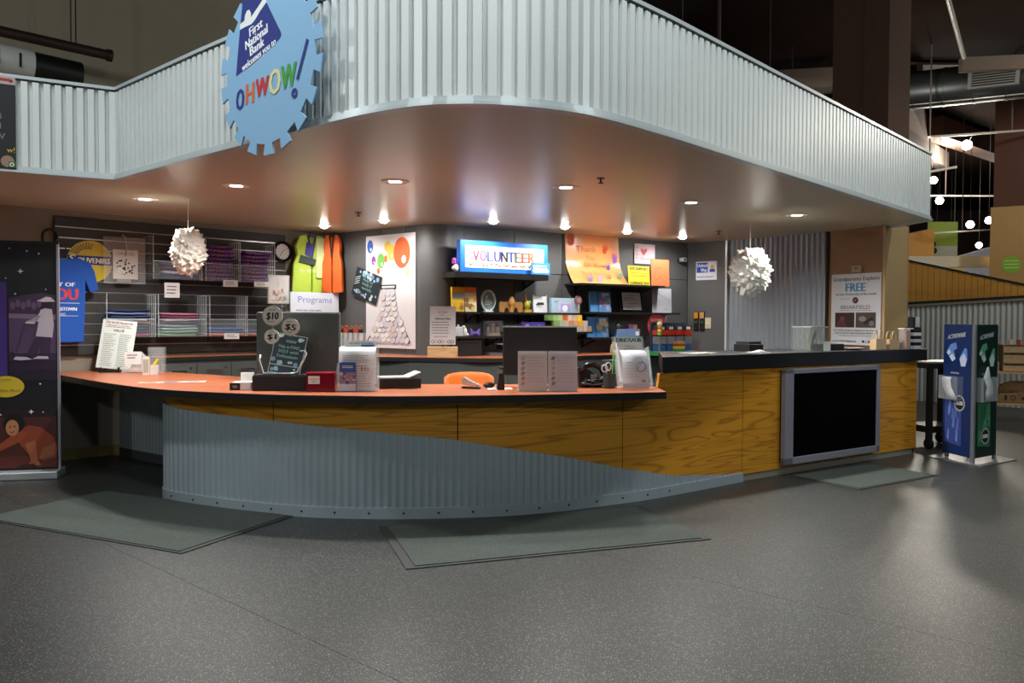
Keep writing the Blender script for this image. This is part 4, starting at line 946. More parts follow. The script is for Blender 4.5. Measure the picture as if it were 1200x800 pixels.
# wall of tiny toy boxes on the low shelf
r_ = random.Random(21)
cube = MB().box(-.5, -.5, 0, .5, .5, 1).mesh('toy_cube', tinted('printed_carton', .5, 9, .35))
rows = [(1.232, 1.04+.13, 1.62, ['d8c8b8', 'c9a68e', 'd9b59a', 'cdbfae', 'c9b4a4', 'd2c2b2', 'b89a86']), (1.295, 1.02+.06, 1.56, ['8fb46a', 'b6c9a0', 'cfc6b8', 'd99a6a', 'e2b48a', 'f0b81e', 'd6c6b6']), (1.358, .99+.02, 1.50, ['7fa65a', '9dbf7e', 'b0c894', 'd0603a', 'd8c4b0', 'cdb8a4', 'e6c640'])]
for z, a, b, cols in rows:
    for k, c in enumerate(cols):
        o = inst(cube, 'toy_carton', on(a+.04+(b-a-.08)*k/6, .35-.03*(z > 1.3)-.0, z), (0, 0, RZ+r_.uniform(-.06, .06)), None, ((b-a-.08)/6*.94, .07, .0625), c)
        tag(o, 'little printed carton in the %s row of the carton wall%s' % ({1.232: 'beige bottom', 1.295: 'mixed middle', 1.358: 'green and yellow top'}[z], {'f0b81e': ', bright yellow', 'd0603a': ', red', 'e6c640': ', lemon yellow', '8fb46a': ', leaf green', 'd99a6a': ', orange', '7fa65a': ', dark green'}.get(c, '')), 'carton', 'stacked toy cartons')
o, pr = board('candy_box', 'purple and pink box standing on the low shelf by the cartons', 'box', on(.80, .36, 1.232), RZ, .28, .105, .05, '4a3fa8')
pr.rect(-.14, .0, .14, .03, 'c06ab8').disc(-.09, .062, .025, 'd98ac8').text('candy', .03, .058, .05, 'e0d8f2', .13); pr.done(o)
# white figurines, bow, box of figures
t = thing('white_figurine', 'white bird house figurine with a small white bird', 'figurine', on(-.02, .22, 1.186), RZ)
MB().prism([(-.075, 0), (.03, 0), (.03, .10), (-.075, .10)], -.03, .03).build('house', mat('d9dde2', .4), t, bevel=.006); MB().cyl((-.02, 0, .10), (-.02, 0, .125), .01, n=8).build('knob', M_WHITE, t)
MB().ball((.045, -.02, .045), .028, .028, .05, 10, 6).build('bird_body', M_WHITE, t, smooth='all'); MB().ball((.03, -.03, .098), .018, n=8, k=5).build('bird_head', M_WHITE, t, smooth='all'); MB().ball((.075, -.02, .018), .022, .02, .018, 8, 5).build('tail', M_WHITE, t)
t = thing('purple_bow', 'small purple hair bow lying on the low shelf', 'bow', on(.15, .24, 1.186), RZ)
for sgn in (-1, 1): MB().prism([(0, .03), (sgn*.055, .0), (sgn*.06, .075), (sgn*.05, .08)][::sgn], -.012, .012).build('loop', mat('7a5ac0', .5), t, bevel=.004)
MB().ball((0, 0, .036), .012, n=8, k=5).build('knot', mat('5a3fa0', .5), t)
t = thing('figure_pack', 'clear pack of three small pale figures on the low shelf', 'packet', on(.43, .14, 1.186), RZ)
MB().box(-.10, -.05, 0, .10, .03, .165).build('clear_case', clear('e8e4ea', .18), t); MB().box(-.07, -.045, 0, .07, -.03, .03).build('label_strip', mat('d9c9a0', .5), t)
for x in (-.06, 0, .06): f = MB().cyl((x, 0, .0), (x, 0, .10), .026, .016, n=10).build('figure', mat('b99a9e', .5), t); MB().ball((x, 0, .122), .022, n=8, k=5).build('head', mat('3a3038' if x else 'c9a090', .5), f)
t = thing('black_box', 'plain black box under the low shelf beside the admission sign', 'box', on(.05, .26, BZ), RZ)
MB().box(-.13, -.08, 0, .13, .08, .15).build('body', M_BLACKM, t, bevel=.003); MB().box(-.135, -.085, .15, .135, .085, .165).build('lid', M_BLACK, t)
t = thing('grey_folder', 'dark grey folder with a white edge under the low shelf', 'folder', on(.42, .26, BZ), RZ)
MB().box(-.16, -.11, 0, .16, .1, .03).build('stack', mat('5a5658', .6), t); MB().prism([(.02, .03), (.16, .03), (.16, .11), (.02, .05)], -.1, .1).build('wedge', mat('3a3638', .6), t); MB().box(.03, -.108, .115, .16, .1, .128).build('white_edge', M_WHITE, t); MB().box(.04, -.1, .05, .15, .09, .115).build('tray', M_BLACK, t)
# admission sign on a wooden block
t = thing('admission_sign', 'white admission rates sign standing in a wooden block', 'sign', (-.715, 8.10, BZ), .06)
MB().box(-.155, -.05, 0, .155, .05, .105).build('wooden_block', M_BAMBOO, t, bevel=.004); MB().box(-.012, -.004, .105, .012, .004, .13).build('stem', M_BLACK, t)
MB().box(-.132, -.006, .125, .132, 0, .52).build('sheet', mat('d8d3d6', .5), t)
pr = Print(-.006); pr.text('oh wow', 0, .465, .05, '8a8486', .10).lines(-.04, .42, .04, .44, 1, '999499', .4).text('Admission Rates', 0, .395, .034, '4a4648', .16, .001).lines(-.11, .23, .10, .37, 5, '77706f', .3).lines(-.09, .19, .1, .225, 1, 'b59a9a', .3)
for i, c in enumerate(['b0505a', 'd09aa0', '6a3438', 'a86a5a', 'd8c0b8', '3a3a40', '55555c']): pr.ring(-.10+.033*i, .155, .018, .006, c, 14)
pr.done(t)
# thank-you poster with handprints, hanging over the shelf
t = thing('thank_you_poster', 'orange paper poster with handprints and the words Thank You Oh Wow', 'poster', on(1.9, .02, 1.795), RZ)
mb = MB(); w, h = .80, .60; nx, nz = 6, 12
def py(u, v): return -.012-.15*max(0, (.45-v)/.45)**1.6-.012*math.sin(u*3)
for sgn in (0, .003):
    for j in range(nz+1):
        for i in range(nx+1): u, v_ = i/nx, j/nz; mb.v.append(((-.42+.02*(1-v_))+w*u*(1+.04*(1-v_)), py(u, v_)+sgn, v_*h))
N_ = (nx+1)*(nz+1)
for j in range(nz):
    for i in range(nx):
        a = j*(nx+1)+i; mb.f.append((a, a+1, a+nx+2, a+nx+1)); mb.m.append(0); mb.f.append((N_+a+nx+1, N_+a+nx+2, N_+a+1, N_+a)); mb.m.append(0)
mb.build('paper', mat('eb9a5c', .28, 0, .14, 5.), t, smooth='all')
def hand_print(pr, x, z, r, c, rot=0):
    pr.disc(x, z, r, c, r*1.05, 12)
    for k in range(5):
        a = rot+PI/2+(k-2)*.42; l = r*(2.2 if 0 < k < 4 else 1.8); pr.line([(x+r*.8*math.cos(a), z+r*.8*math.sin(a)), (x+l*math.cos(a), z+l*math.sin(a))], r*.38, c)
pr = Print(-.024)
hand_print(pr, -.34, .50, .045, 'd9603a', .1); hand_print(pr, .16, .41, .035, 'd9502e', -.3); hand_print(pr, .32, .305, .036, '9a5ab8', .1)
pr.text('Thank', -.12, .42, .10, 'b8622e', .30).text('You', -.06, .32, .09, 'c06a34', .14)
pr.done(t)
pr = Print(-.052); pr.text('Oh Wow!', 0, .235, .085, 'b86030', .34); hand_print(pr, .20, .205, .028, '5a4a8a', .2); pr.done(t, 'handprint')
pr = Print(-.118); pr.text('Thank Families', -.06, .125, .05, 'b86a4a', .40); hand_print(pr, .33, .105, .03, '6aa58a', -.2); hand_print(pr, .16, .06, .03, 'd9705a', .1); pr.done(t, 'handprint')
pr = Print(-.152); hand_print(pr, -.15, .035, .035, '8a7aa0', .1); hand_print(pr, .0, .03, .035, 'b090b8', -.1); pr.done(t, 'handprint')
# cards on the shelf
o, pr = board('heart_card', 'pale pink paper with a red heart pinned to the wall', 'card', on(2.73, .015, 2.08), RZ, .34, .25, .004, 'e0c6cf')
pr.poly([(-.02, .10), (.04, .165), (.035, .19), (.01, .195), (-.015, .175), (-.045, .195), (-.07, .185), (-.07, .16)], 'd0605a').text('Oh wow', .03, .065, .05, '6a5f62', .2).lines(-.15, .05, -.1, .22, 4, 'b0a0a8', .3); pr.done(o); MB().cyl((0, -.006, .245), (0, -.004, .25), .008, n=8).build('pin', M_BLACK, o)
o, pr = board('yellow_sign', 'yellow sign with black capitals leaning on the shelf', 'sign', on(2.485, .20, 1.793), RZ, .34, .24, .006, 'ddc71e', -.08)
pr.rect(-.16, .185, .16, .225, 'c9b51c').text('SITE SUPPORT', 0, .205, .045, '2a2718', .29, .002).lines(-.13, .10, .14, .17, 2, '6a5f1a', .2).text('COMPANY 2018', 0, .03, .045, '2a2718', .31, .002); pr.done(o)
o, pr = board('orange_card', 'orange paper card with a pencil drawing leaning on the shelf', 'card', on(2.83, .20, 1.793), RZ, .30, .335, .005, 'd96f42', -.05)
pr.text('you', -.03, .23, .05, 'b3502e', .1)
for a in ellipse(.05, .12, .07, .045, 14): pass
pr.ring(-.06, .13, .055, .005, 'b04e2c').line([(0, .12), (.07, .16), (.12, .09), (.06, .05), (0, .12)], .006, 'a84a28'); pr.done(o)
o, pr = board('dark_bottle_card', 'narrow dark card behind the orange card', 'card', on(2.63, .12, 1.793), RZ, .16, .25, .006, '2a2427', -.03)
pr.line([(.03, .12), (.06, .15), (.05, .19), (.02, .16)], .012, '8a7f84'); pr.done(o)
def book(s, z, off, label, cols, w=.31, h=.24):
    o, pr = board('picture_book', label, 'book', on(s, off, z), RZ, w, h, .03, cols[0], -.08, None, 0, 'cover'); pr.rect(-w*.16, 0, -w*.08, h, cols[1])
    rr = random.Random(len(label))
    for i in range(11): pr.disc(rr.uniform(.0, w*.4), rr.uniform(h*.15, h*.8), rr.uniform(.02, .045), rr.choice(cols[2:]), n=12)
    pr.rect(w*.05, h*.82, w*.4, h*.93, cols[-1]); pr.done(o)
book(1.885, 1.460, .18, 'blue picture book with pink scene on the middle shelf', ['4f8fc8', '2f6aa8', 'b99ac0', '8fb4d8', 'c87a9a', '6a7ab0', 'd8d8e6'])
book(1.835, 1.160, .20, 'blue picture book with sandy scene on the low shelf', ['3a7ab8', '2a5a98', '9a9a7a', '6a8aa8', 'c0b48a', '4a78a0', 'b8c8d0'])
t = thing('certificate_frame', 'black framed certificate standing on the middle shelf', 'frame', on(2.40, .16, 1.460), RZ); t.rotation_euler = (-.16, 0, RZ)
MB().box(-.185, -.02, 0, .185, 0, .275).build('frame', M_BLACKG, t, bevel=.004); MB().box(-.145, -.023, .03, .145, -.019, .245).build('certificate', mat('dbd7d6', .4), t)
pr = Print(-.023); pr.text('Thank you', 0, .215, .03, '6a6668', .13).lines(-.12, .14, .12, .19, 2, 'a05a4a', .3).text('Volunteers', 0, .115, .04, 'b0483a', .2).lines(-.1, .05, .1, .085, 2, '8a8688', .3); pr.done(t)
o, pr = board('grey_sheet', 'plain pale grey sheet in a clear stand on the middle shelf', 'sheet', on(2.86, .20, 1.460), RZ, .32, .305, .008, 'b7b9c2', -.04); pr.line([(-.14, .28), (.13, .15)], .006, '8f919b').lines(.04, .03, .11, .06, 1, '888a92', .3); pr.done(o)
t = thing('toy_pack', 'row of small blue and purple toy packs on the low shelf', 'packet', on(2.27, .20, 1.160), RZ)
MB().box(-.17, -.05, 0, .19, .05, .10).build('carton', mat('6a86b0', .45), t, bevel=.004); MB().box(.02, -.04, .10, .15, .04, .155).build('purple_pack', mat('9a7ab8', .45), t); MB().box(.09, -.045, .105, .15, -.04, .15).build('orange_label', mat('d99a5a', .5), t); MB().ball((-.12, -.01, .14), .04, .03, .04, 10, 6).build('silver_knob', mat('b8b8ba', .2, .9), t, smooth='all'); MB().box(.12, -.056, .02, .17, -.05, .07).build('white_label', M_WHITE, t)
o, pr = board('wooden_letter', 'cream arched wooden piece under the low shelf', 'ornament', on(2.05, .3, BZ), RZ, .02, .01, .01, 'd8caa4')
MB().prism([(-.10, 0), (-.06, 0), (-.05, .07), (.0, .09), (.03, .06), (.05, .06), (.05, .12), (0, .15), (-.06, .13), (-.09, .08)], -.03, 0).build('arch', mat('cbbd96', .5), o)
# round red sign and the tall toy rack at the end of the shelves
t = thing('red_round_sign', 'round red sign with white words behind the toy rack', 'sign', on(2.72, .26, 1.31), RZ)
MB().cyl((0, 0, 0), (0, -.008, 0), .15, n=28).build('disc', mat('c43a3c', .45), t); MB().cyl((0, .0, -.14), (0, 0, -.332), .006, n=6).build('stem', M_CHROME, t)
pr = Print(-.008); pr.text('NATURAL', 0, .06, .05, 'f0dcd8', .2, .002).text('AUTHENTIC', .0, .0, .05, 'f0e2de', .25, .003).lines(-.09, -.07, .09, -.03, 2, 'e8c0bc', .35).poly([(.12, .04), (.16, .04), (.165, .11), (.135, .12)], '9aa4d8'); pr.done(t)
t = thing('toy_rack', 'rack of red capped toy cars over blue packs on a green base', 'rack', (1.80, 8.80, BZ), .55)
MB().box(-.30, -.12, 0, .30, .12, .045).build('green_base', mat('2f8a4a', .5), t)
MB().box(-.26, .06, .045, .26, .09, .36).build('back_panel', mat('2a3648', .5), t)
for k in range(4):
    x = -.20+.13*k; c = MB().box(x-.055, -.06, .22, x+.055, .06, .275).build('toy_car', mat('c8321e', .35), t, bevel=.01)
    MB().prism([(x-.05, .275), (x+.05, .275), (x+.06, .33), (x-.04, .33)], -.05, .05).build('black_crate', mat('2a2526', .5), c); MB().box(x-.03, -.052, .285, x+.03, -.05, .318).build('white_print', mat('d8d2cc', .5), c)
    MB().box(x-.05, -.05, .045, x+.05, .05, .12).build('blue_pack', mat('2f4f8a', .4), t); MB().box(x-.05, -.055, .125, x+.05, .05, .21).build('grey_pack', mat('7a7c80', .35), t)
for k, c in enumerate(['3a8a4a', 'c8c02a', 'b83a2a', 'c89a6a']): MB().box(-.05, -.125, .045+.028*k, .07, -.06, .072+.028*k).build('stacked_block', mat(c, .45), t)
for z, c in [(.235, '6ab85a'), (.27, 'e8d22a'), (.305, 'e0702a')]: MB().ball((-.275, -.09, z), .026, .026, .022, 10, 6).build('coloured_ball', mat(c, .4), t, smooth='all')
MB().ball((-.275, -.09, .345), .03, n=10, k=6).build('cream_ball', mat('e8e4b0', .4), t, smooth='all'); MB().cyl((-.275, -.09, .04), (-.275, -.09, .22), .01, n=8).build('post', M_STEEL, t)
# light switches, United Way sign, camera
t, pr = board('united_way_sign', 'white and blue United Way sign on the dark wall', 'sign', WR.p(.272, .004, 1.893), WR.rz, .29, .24, .008, 'dfe3ea')
pr.rect(-.135, .095, .02, .225, '2f4fb0').text('United', -.058, .19, .062, 'eef2fa', .14, .002).text('Way', -.035, .13, .062, 'eef2fa', .085, .002).rect(.035, .095, .13, .225, 'e9ecf2').rect(.045, .10, .12, .135, '2f4fb0').disc(.082, .165, .03, 'e0b46a').line([(.05, .135), (.115, .135)], .012, '3f5fc0').lines(-.13, .02, .10, .06, 1, '7a86a8', .35, .05); pr.done(t)
for s, c, lb in [(.137, 'd98a1e', 'slim black wall control with an amber light'), (.222, 'c99a5a', 'slim black wall control with a tan light')]:
    t = thing('wall_control', lb, 'switch', WR.p(s, .0, 1.24), WR.rz); MB().box(-.034, -.02, 0, .034, -.001, .245).build('plate', M_BLACK, t, bevel=.003); MB().box(-.028, -.025, .155, .028, -.02, .235).build('amber_light', mat(c, .4), t); MB().box(-.02, -.024, .09, .02, -.02, .125).build('green_display', mat('2f5a3a', .4), t); MB().ball((0, -.02, .025), .006, n=8, k=4).build('screw', M_CHROME, t)
t = thing('light_switch', 'cream light switch plate on the dark wall', 'switch', WR.p(.30, 0, 1.262), WR.rz); MB().box(-.041, -.01, 0, .041, -.001, .143).build('plate', mat('d8cfae', .45), t, bevel=.003); MB().box(-.012, -.02, .055, .012, -.01, .09).build('toggle', mat('e6e0c8', .4), t)
t = thing('small_camera', 'small white security camera in the wall corner', 'camera', on(3.33, .02, 2.15), RZ); MB().box(-.02, -.02, -.02, .02, .019, .02).build('mount', M_BLACK, t); MB().box(-.025, -.09, -.02, .04, -.02, .03).build('body', mat('b8babc', .4), t, bevel=.004); MB().cyl((.0, -.09, .005), (.0, -.1, .005), .015, n=10).build('lens', M_BLACKG, t)
# ------------------------------------------------------------------ on and around the reception desk
DZ = .85
# roll-up banner
bn = thing('rollup_banner', 'tall roll-up banner with starry black ground and two tinted photographs', 'banner', (-4.275, 6.60, 0), .24)
MB().box(-.46, -.12, 0, .43, .12, .07).build('base_case', mat('b9babd', .35, .5), bn, bevel=.012)
MB().box(-.43, -.012, .07, .41, -.004, 1.995).build('fabric', mat('121017', .55), bn)
MB().box(.41, -.016, .07, .428, .004, 1.995).build('edge_rail', mat('9a9aa6', .35, .4), bn)
MB().box(-.43, -.02, 1.985, .43, .005, 2.005).build('top_bar', M_BLACK, bn); MB().cyl((0, .02, .07), (0, .02, 1.98), .012, n=8).build('rear_pole', M_STEEL, bn)
pr = Print(-.012)
pr.rect(-.43, .826, .03, 1.66, '4a2c86')
pr.poly([(.045, 1.05), (.40, 1.05), (.40, 1.54), (.30, 1.56), (.15, 1.55), (.045, 1.51)], '5c4468').poly([(.045, 1.38), (.40, 1.37), (.40, 1.55), (.3, 1.57), (.15, 1.55), (.045, 1.52)], '47334f').poly([(.045, 1.355), (.40, 1.345), (.40, 1.385), (.045, 1.395)], '8a6f92').poly([(.045, 1.0), (.40, 1.0), (.40, 1.06), (.045, 1.06)], '3a2a44')
for i in range(6): pr.disc(.075+.04*i, 1.46+.02*(i % 2), .02, '6f5678', .035, 10)
pr.rect(.045, .92, .40, 1.0, '2a1733').rect(.045, .83, .40, .92, '1d1226')
# walking person in hat and white shirt
def mz(p): return [(.40-(.40-x)*.9, 1.0+(z-.835)*.81) for x, z in p]
for q_, c_ in [([(.285, 1.36), (.365, 1.36), (.37, 1.44), (.33, 1.465), (.285, 1.44)], '2c2030'), ([(.24, 1.455), (.28, 1.475), (.32, 1.50), (.36, 1.495), (.385, 1.465), (.40, 1.45), (.30, 1.445)], 'd8d2dc'), ([(.27, 1.36), (.31, 1.38), (.37, 1.37), (.385, 1.20), (.37, 1.07), (.23, 1.085), (.25, 1.20)], 'cbc2cf'), ([(.14, 1.22), (.15, 1.24), (.26, 1.24), (.29, 1.32), (.26, 1.33), (.22, 1.215)], 'd2cad6'),
               ([(.24, 1.085), (.36, 1.075), (.35, .90), (.28, .90), (.27, 1.0), (.22, .87), (.15, .885)], '3f2c48'), ([(.04, .845), (.06, .875), (.15, .87), (.20, .845), (.1, .835)], 'd0c8d4'), ([(.20, .85), (.25, .88), (.33, .875), (.34, .85)], 'cfc7d3'), ([(-.0, .90), (.03, .93), (.06, .90), (.04, .86), (.0, .87)], '30213a'), ([(.135, 1.23), (.145, 1.23), (.075, .93), (.065, .93)], '4a3a52')]: pr.poly(mz(q_), c_)
# oval sponsor badge
pr.disc(.017, .78, .147, '1a1410', .096, 32).disc(.017, .78, .14, 'd3b32e', .09, 32)
# crouching child with a ball, in red-brown tones
pr.rect(-.43, .09, .40, .50, '4a1d14').rect(-.43, .40, .40, .52, '47201a').rect(-.43, .52, .40, .58, '1f0f12').rect(-.43, .09, .40, .19, '5a2418')
for i in range(4): pr.rect(-.43, .38-.05*i, -.09, .388-.05*i, '6a3a2a')
def cz(p): return [(x*.86+.09, z*.98) for x, z in p]
pr.poly(cz(ellipse(-.31, .23, .085, .085, 20)), '26100c').poly(cz([(.0, .42), (.12, .46), (.22, .44), (.33, .36), (.365, .26), (.355, .18), (.24, .15), (.10, .22), (.03, .30)]), '8a3c22').poly(cz([(.02, .43), (-.03, .38), (-.16, .29), (-.26, .24), (-.24, .20), (-.12, .25), (.04, .32), (.1, .38)]), '9a4527')
pr.poly(cz([(.08, .30), (.17, .33), (.19, .16), (.22, .11), (.10, .11), (.13, .16)]), 'a25a3a').poly(cz([(.0, .095), (.18, .095), (.16, .125), (.04, .12)]), '3a1510').poly(cz([(.2, .16), (.34, .20), (.35, .30), (.24, .26)]), '96583a')
pr.poly(cz(ellipse(-.015, .478, .095, .085, 20)), '0b0504').poly(cz(ellipse(-.03, .44, .058, .07, 18)), 'bb7a54')
for x, z in [(-.05, .45), (-.01, .453)]: pr.poly(cz(ellipse(x, z, .008, .007, 8)), '3a1a12')
pr.line(cz([(-.05, .405), (-.03, .40), (-.01, .41)]), .006, '6a2a1c').poly(cz(ellipse(-.03, .428, .008, .01, 8)), 'c98a62')
for k in range(4): pr.line(cz([(-.26, .235-.012*k), (-.33, .245-.022*k)]), .009, 'a85a38')
for x, z, r in [(-.115, 1.90, .012), (.14, 1.75, .024), (.19, 1.92, .007), (.06, 1.94, .006), (.03, 1.69, .007), (.28, 1.9, .008), (.33, 1.60, .006), (.10, 1.56, .008), (.28, .80, .012), (.21, .565, .022), (-.02, .545, .008), (.30, .56, .006)]:
    if r > .01: pr.poly([(x+(r if k % 2 == 0 else r*.35)*math.cos(PI*k/4), z+(r if k % 2 == 0 else r*.35)*math.sin(PI*k/4)) for k in range(8)], 'e8e6f0')
    else: pr.disc(x, z, r, 'c8c4d8', n=8)
pr.lines(-.40, 1.55, -.06, 1.60, 2, 'b9a8dc', .4, .05).text('Gorola', -.20, 1.47, .07, 'e8e2f4', .25, .003).text("Women's", -.26, 1.41, .07, 'e8e2f4', .27, .003).text('Team', -.19, 1.35, .07, 'e8e2f4', .2, .003).lines(-.40, 1.23, -.09, 1.30, 2, 'b9a8dc', .35, .05)
pr.text('RETURN', -.20, 1.17, .045, 'd8cff0', .19, .002).text('NARRATIVE', -.16, 1.12, .045, 'd8cff0', .28, .002).lines(-.41, .86, -.02, 1.08, 9, 'b4a4d8', .22, .3)
pr.text('GENERAL MILLS', .017, .748, .024, '4a3c12', .22).text('G', -.07, .79, .06, '2a2210', .04, .002, .3).lines(-.04, .835, .06, .845, 1, '8a7420', .5, .0)
pr.done(bn)
# price sheet on a little easel
t = thing('price_sheet', 'white printed price sheet standing on a small black easel', 'sign', (-3.78, 7.42, DZ), .10); t.rotation_euler = (0, 0, .15)
Mt = Matrix.Rotation(-.2, 4, 'X') @ Matrix.Rotation(.09, 4, 'Y')
sh = MB().box(-.155, -.004, .032, .155, 0, .50, Mt).build('sheet', mat('d6ded8', .5), t)
MB().bar((-.08, -.07, .012), (.08, -.07, .012), .018).bar((-.08, -.07, 0), (-.08, .09, .03), .014).bar((.08, -.07, 0), (.08, .09, .03), .014).bar((-.08, -.075, .0), (-.08, -.075, .05), .016).bar((.08, -.075, 0), (.08, -.075, .05), .016).bar((0, .02, .02), (0, .13, .25), .01).build('easel', M_BLACK, t)
pr = Print(-.004); pr.text('OH WOW Membership', 0, .475, .026, '9a3a2e', .24, .001).text('Become a member', 0, .45, .024, '4a2a26', .2).lines(-.12, .425, .12, .438, 1, '8a3a34', .4, .05).text('VALUE', 0, .40, .032, '2f3330', .1, .001)
for c in (-1, 1): pr.lines(c*.07-.055, .05, c*.07+.055, .37, 17, '7d8681', .3)
pr.done(sh, M_=Mt)
t = thing('clear_packet', 'clear packet with a white tag lying propped on the orange worktop', 'packet', (-3.52, 7.33, DZ), .2)
MB().prism([(-.12, 0), (.10, 0), (.12, .13), (.05, .2), (-.08, .19)], -.03, .03).build('plastic_bag', clear('ffffff', .3), t, bevel=.01); MB().box(-.085, -.034, .08, .06, -.031, .20).build('tag', M_PAPER, t); MB().ball((0, 0, .03), .06, .025, .03, 10, 6).build('contents', mat('b8a89a', .5), t)
pr = Print(-.034); pr.lines(-.06, .13, .04, .18, 2, '55585a', .35); pr.done(t)
t = thing('card_stack', 'stack of small white cards with a yellow pen on the worktop', 'cards', (-3.28, 7.10, DZ), .3)
MB().box(-.055, -.03, 0, .0, .03, .16).build('white_cards', mat('d9d4c4', .5), t); MB().box(.005, -.03, 0, .075, .03, .09).build('clear_cup', clear('ffffff', .3), t); MB().cyl((.02, 0, .06), (.07, 0, .14), .012, n=8).build('yellow_pen', mat('e2c31e', .4), t)
MB().box(-.05, -.032, .02, -.006, -.0301, .14).build('printed_strip', mat('a8a298', .5), t)
t = thing('clear_case', 'empty clear display case behind the small white cards', 'case', (-3.33, 7.36, DZ), .3); MB().box(-.07, -.07, 0, .07, .07, .24).build('case', clear('dfe6e6', .16), t)
t, = [thing('flyer_row', 'row of glossy flyers lying flat on the orange worktop', 'flyers', (-2.72, 6.26, DZ), .25)]
for k in range(3): MB().box(-.24+.16*k, -.07, .0006*k, -.06+.16*k, .07, .001+.0006*k).build('flyer', mat(['c8bfae', 'b9b2b0', 'cfd2d2'][k], .3), t); MB().box(-.21+.16*k, -.04, .0012+.0006*k, -.11+.16*k, .03, .0016+.0006*k).build('flyer_picture', mat(['6f6a62', '4f5060', '8a7f8c'][k], .3), t)
t = thing('small_carton', 'small white carton with a black end on the orange worktop', 'box', (-1.94, 5.63, DZ), .2)
MB().box(-.06, -.05, 0, .07, .09, .055).build('carton', mat('ddd6d0', .5), t, bevel=.003); MB().box(-.075, -.055, .0, -.005, -.05, .05).build('black_label', M_BLACK, t); pr = Print(-.055); pr.lines(-.055, .015, -.02, .035, 2, 'b0a89a', .4); pr.done(t)
MB().box(-.02, .095, 0, .07, .13, .115).build('upright_card', mat('e2dcd8', .5), t)
t = thing('purple_pouch', 'dark purple pouch behind the small carton beside the monitor', 'pouch', (-1.86, 5.93, DZ), .1)
MB().prism([(-.08, 0), (.08, 0), (.085, .10), (.03, .15), (-.07, .14)], -.03, .03).build('pouch', mat('2f2140', .6), t, bevel=.012); MB().prism([(-.05, .07), (-.03, .055), (-.02, .1), (-.04, .115)], -.036, -.03).build('pink_logo', mat('c87a90', .5), t)
# big dark monitor seen from behind
mo = thing('monitor', 'large dark grey monitor seen from behind beside the donation discs', 'monitor', (-1.59, 5.86, DZ), .02)
MB().box(-.31, -.03, .045, .31, .015, .56).build('back_shell', mat('4d5350', .38, .1, .05, 3.), mo, bevel=.012); MB().box(-.30, .015, .055, .30, .025, .55).build('screen', M_BLACKG, mo)
MB().box(-.05, -.02, 0, .05, .05, .08).build('neck', M_BLACK, mo); MB().box(-.14, -.06, 0, .14, .12, .012).build('foot', M_BLACK, mo)
# donation box, tilted sign on chrome stand, price discs
t = thing('donation_box', 'low black box under the donation sign', 'box', (-1.64, 5.60, DZ), .03)
MB().box(-.19, -.08, 0, .19, .09, .105).build('body', M_BLACKM, t, bevel=.004); MB().box(-.185, -.075, .105, .185, .085, .112).build('lid', M_BLACK, t)
t = thing('donation_sign', 'dark donation sign with pale dots on a bent chrome stand', 'sign', (-1.63, 5.60, DZ+.112), .03)
Md = Matrix.Rotation(-.25, 4, 'X') @ Matrix.Rotation(.16, 4, 'Y')
sh = MB().box(-.115, -.005, .0, .115, .0, .29, Md).build('sheet', mat('1f2a33', .4), t)
MB().tube([Vector(p) for p in [(-.16, -.01, .14), (-.165, -.02, .10), (-.13, -.045, .008), (.08, -.045, .008), (.11, -.045, .02), (.165, -.02, .15), (.15, 0, .165), (.11, .03, .165)]], .008, 8).build('chrome_stand', mat('c4c6c4', .25, .6), t, smooth='all')
pr = Print(-.005)
r6 = random.Random(4)
for i in range(18): pr.disc(r6.uniform(-.1, .1), r6.choice([r6.uniform(.02, .05), r6.uniform(.07, .1), r6.uniform(.26, .28)]), r6.uniform(.008, .018), r6.choice(['9fc0c8', 'c0d6da', '7fa3b0']), n=12)
pr.rect(-.115, .058, .115, .064, 'a8c0c4').rect(-.115, 0, .115, .004, 'c0cfd2').rect(-.115, 0, -.111, .29, 'c0cfd2').rect(.111, 0, .115, .29, 'c0cfd2').rect(-.115, .286, .115, .29, 'c0cfd2').poly([(-.03, .23), (.04, .23), (.045, .25), (-.035, .25)], '6f8a80')
for t_, z in [('Help us FUND', .20), ('2023 with', .165), ('Enthusiasm', .13)]: pr.text(t_, 0, z, .032, '86b8ac', .15, .0008)
pr.done(sh, M_=Md)
for tx, x, z, r, lb in [('$10', -.095, .425, .072, 'round cream disc lettered $10, topmost of three on the sign'), ('$5', .035, .345, .064, 'round cream disc lettered $5 beside the ten dollar disc'), ('$1', -.10, .275, .054, 'round cream disc lettered $1, lowest of three on the sign')]:
    d = thing('price_disc', lb, 'badge', (-1.63+x, 5.655, DZ+.105+z-.0), .03); MB().cyl((0, 0, 0), (0, -.006, 0), r, n=28).build('disc', mat('d3d3c6', .5), d)
    q = Print(-.006); q.text(tx, 0, .0, r*1.0, '1f1f1f', r*1.15, .003, .1, -.15 if tx == '$5' else 0).lines(-r*.4, r*.5, r*.4, r*.68, 1, '77776a', .5).lines(-r*.45, -r*.68, r*.45, -r*.5, 1, '77776a', .5)
    q.ring(0, 0, r*.96, .003, 'a8a89a', 28); q.done(d); MB().bar((0, .004, 0), (0, .03, -z+.15), .004).build('wire', M_STEEL, d)
# red acrylic box
t = thing('red_box', 'small clear red box with a white label on the orange worktop', 'box', (-1.338, 5.53, DZ), .03)
MB().box(-.10, -.055, 0, .10, .06, .125).build('tinted_shell', mat('741526', .15), t, bevel=.004); MB().box(-.085, -.058, .055, -.005, -.055, .11).build('white_label', M_PAPER, t); MB().box(-.105, -.06, .125, .105, .065, .133).build('lid', mat('a83040', .2), t)
pr = Print(-.058); pr.text('SUGGESTION', -.045, .087, .014, '444444', .066).text('BOX', -.045, .07, .013, '444444', .03); pr.done(t)
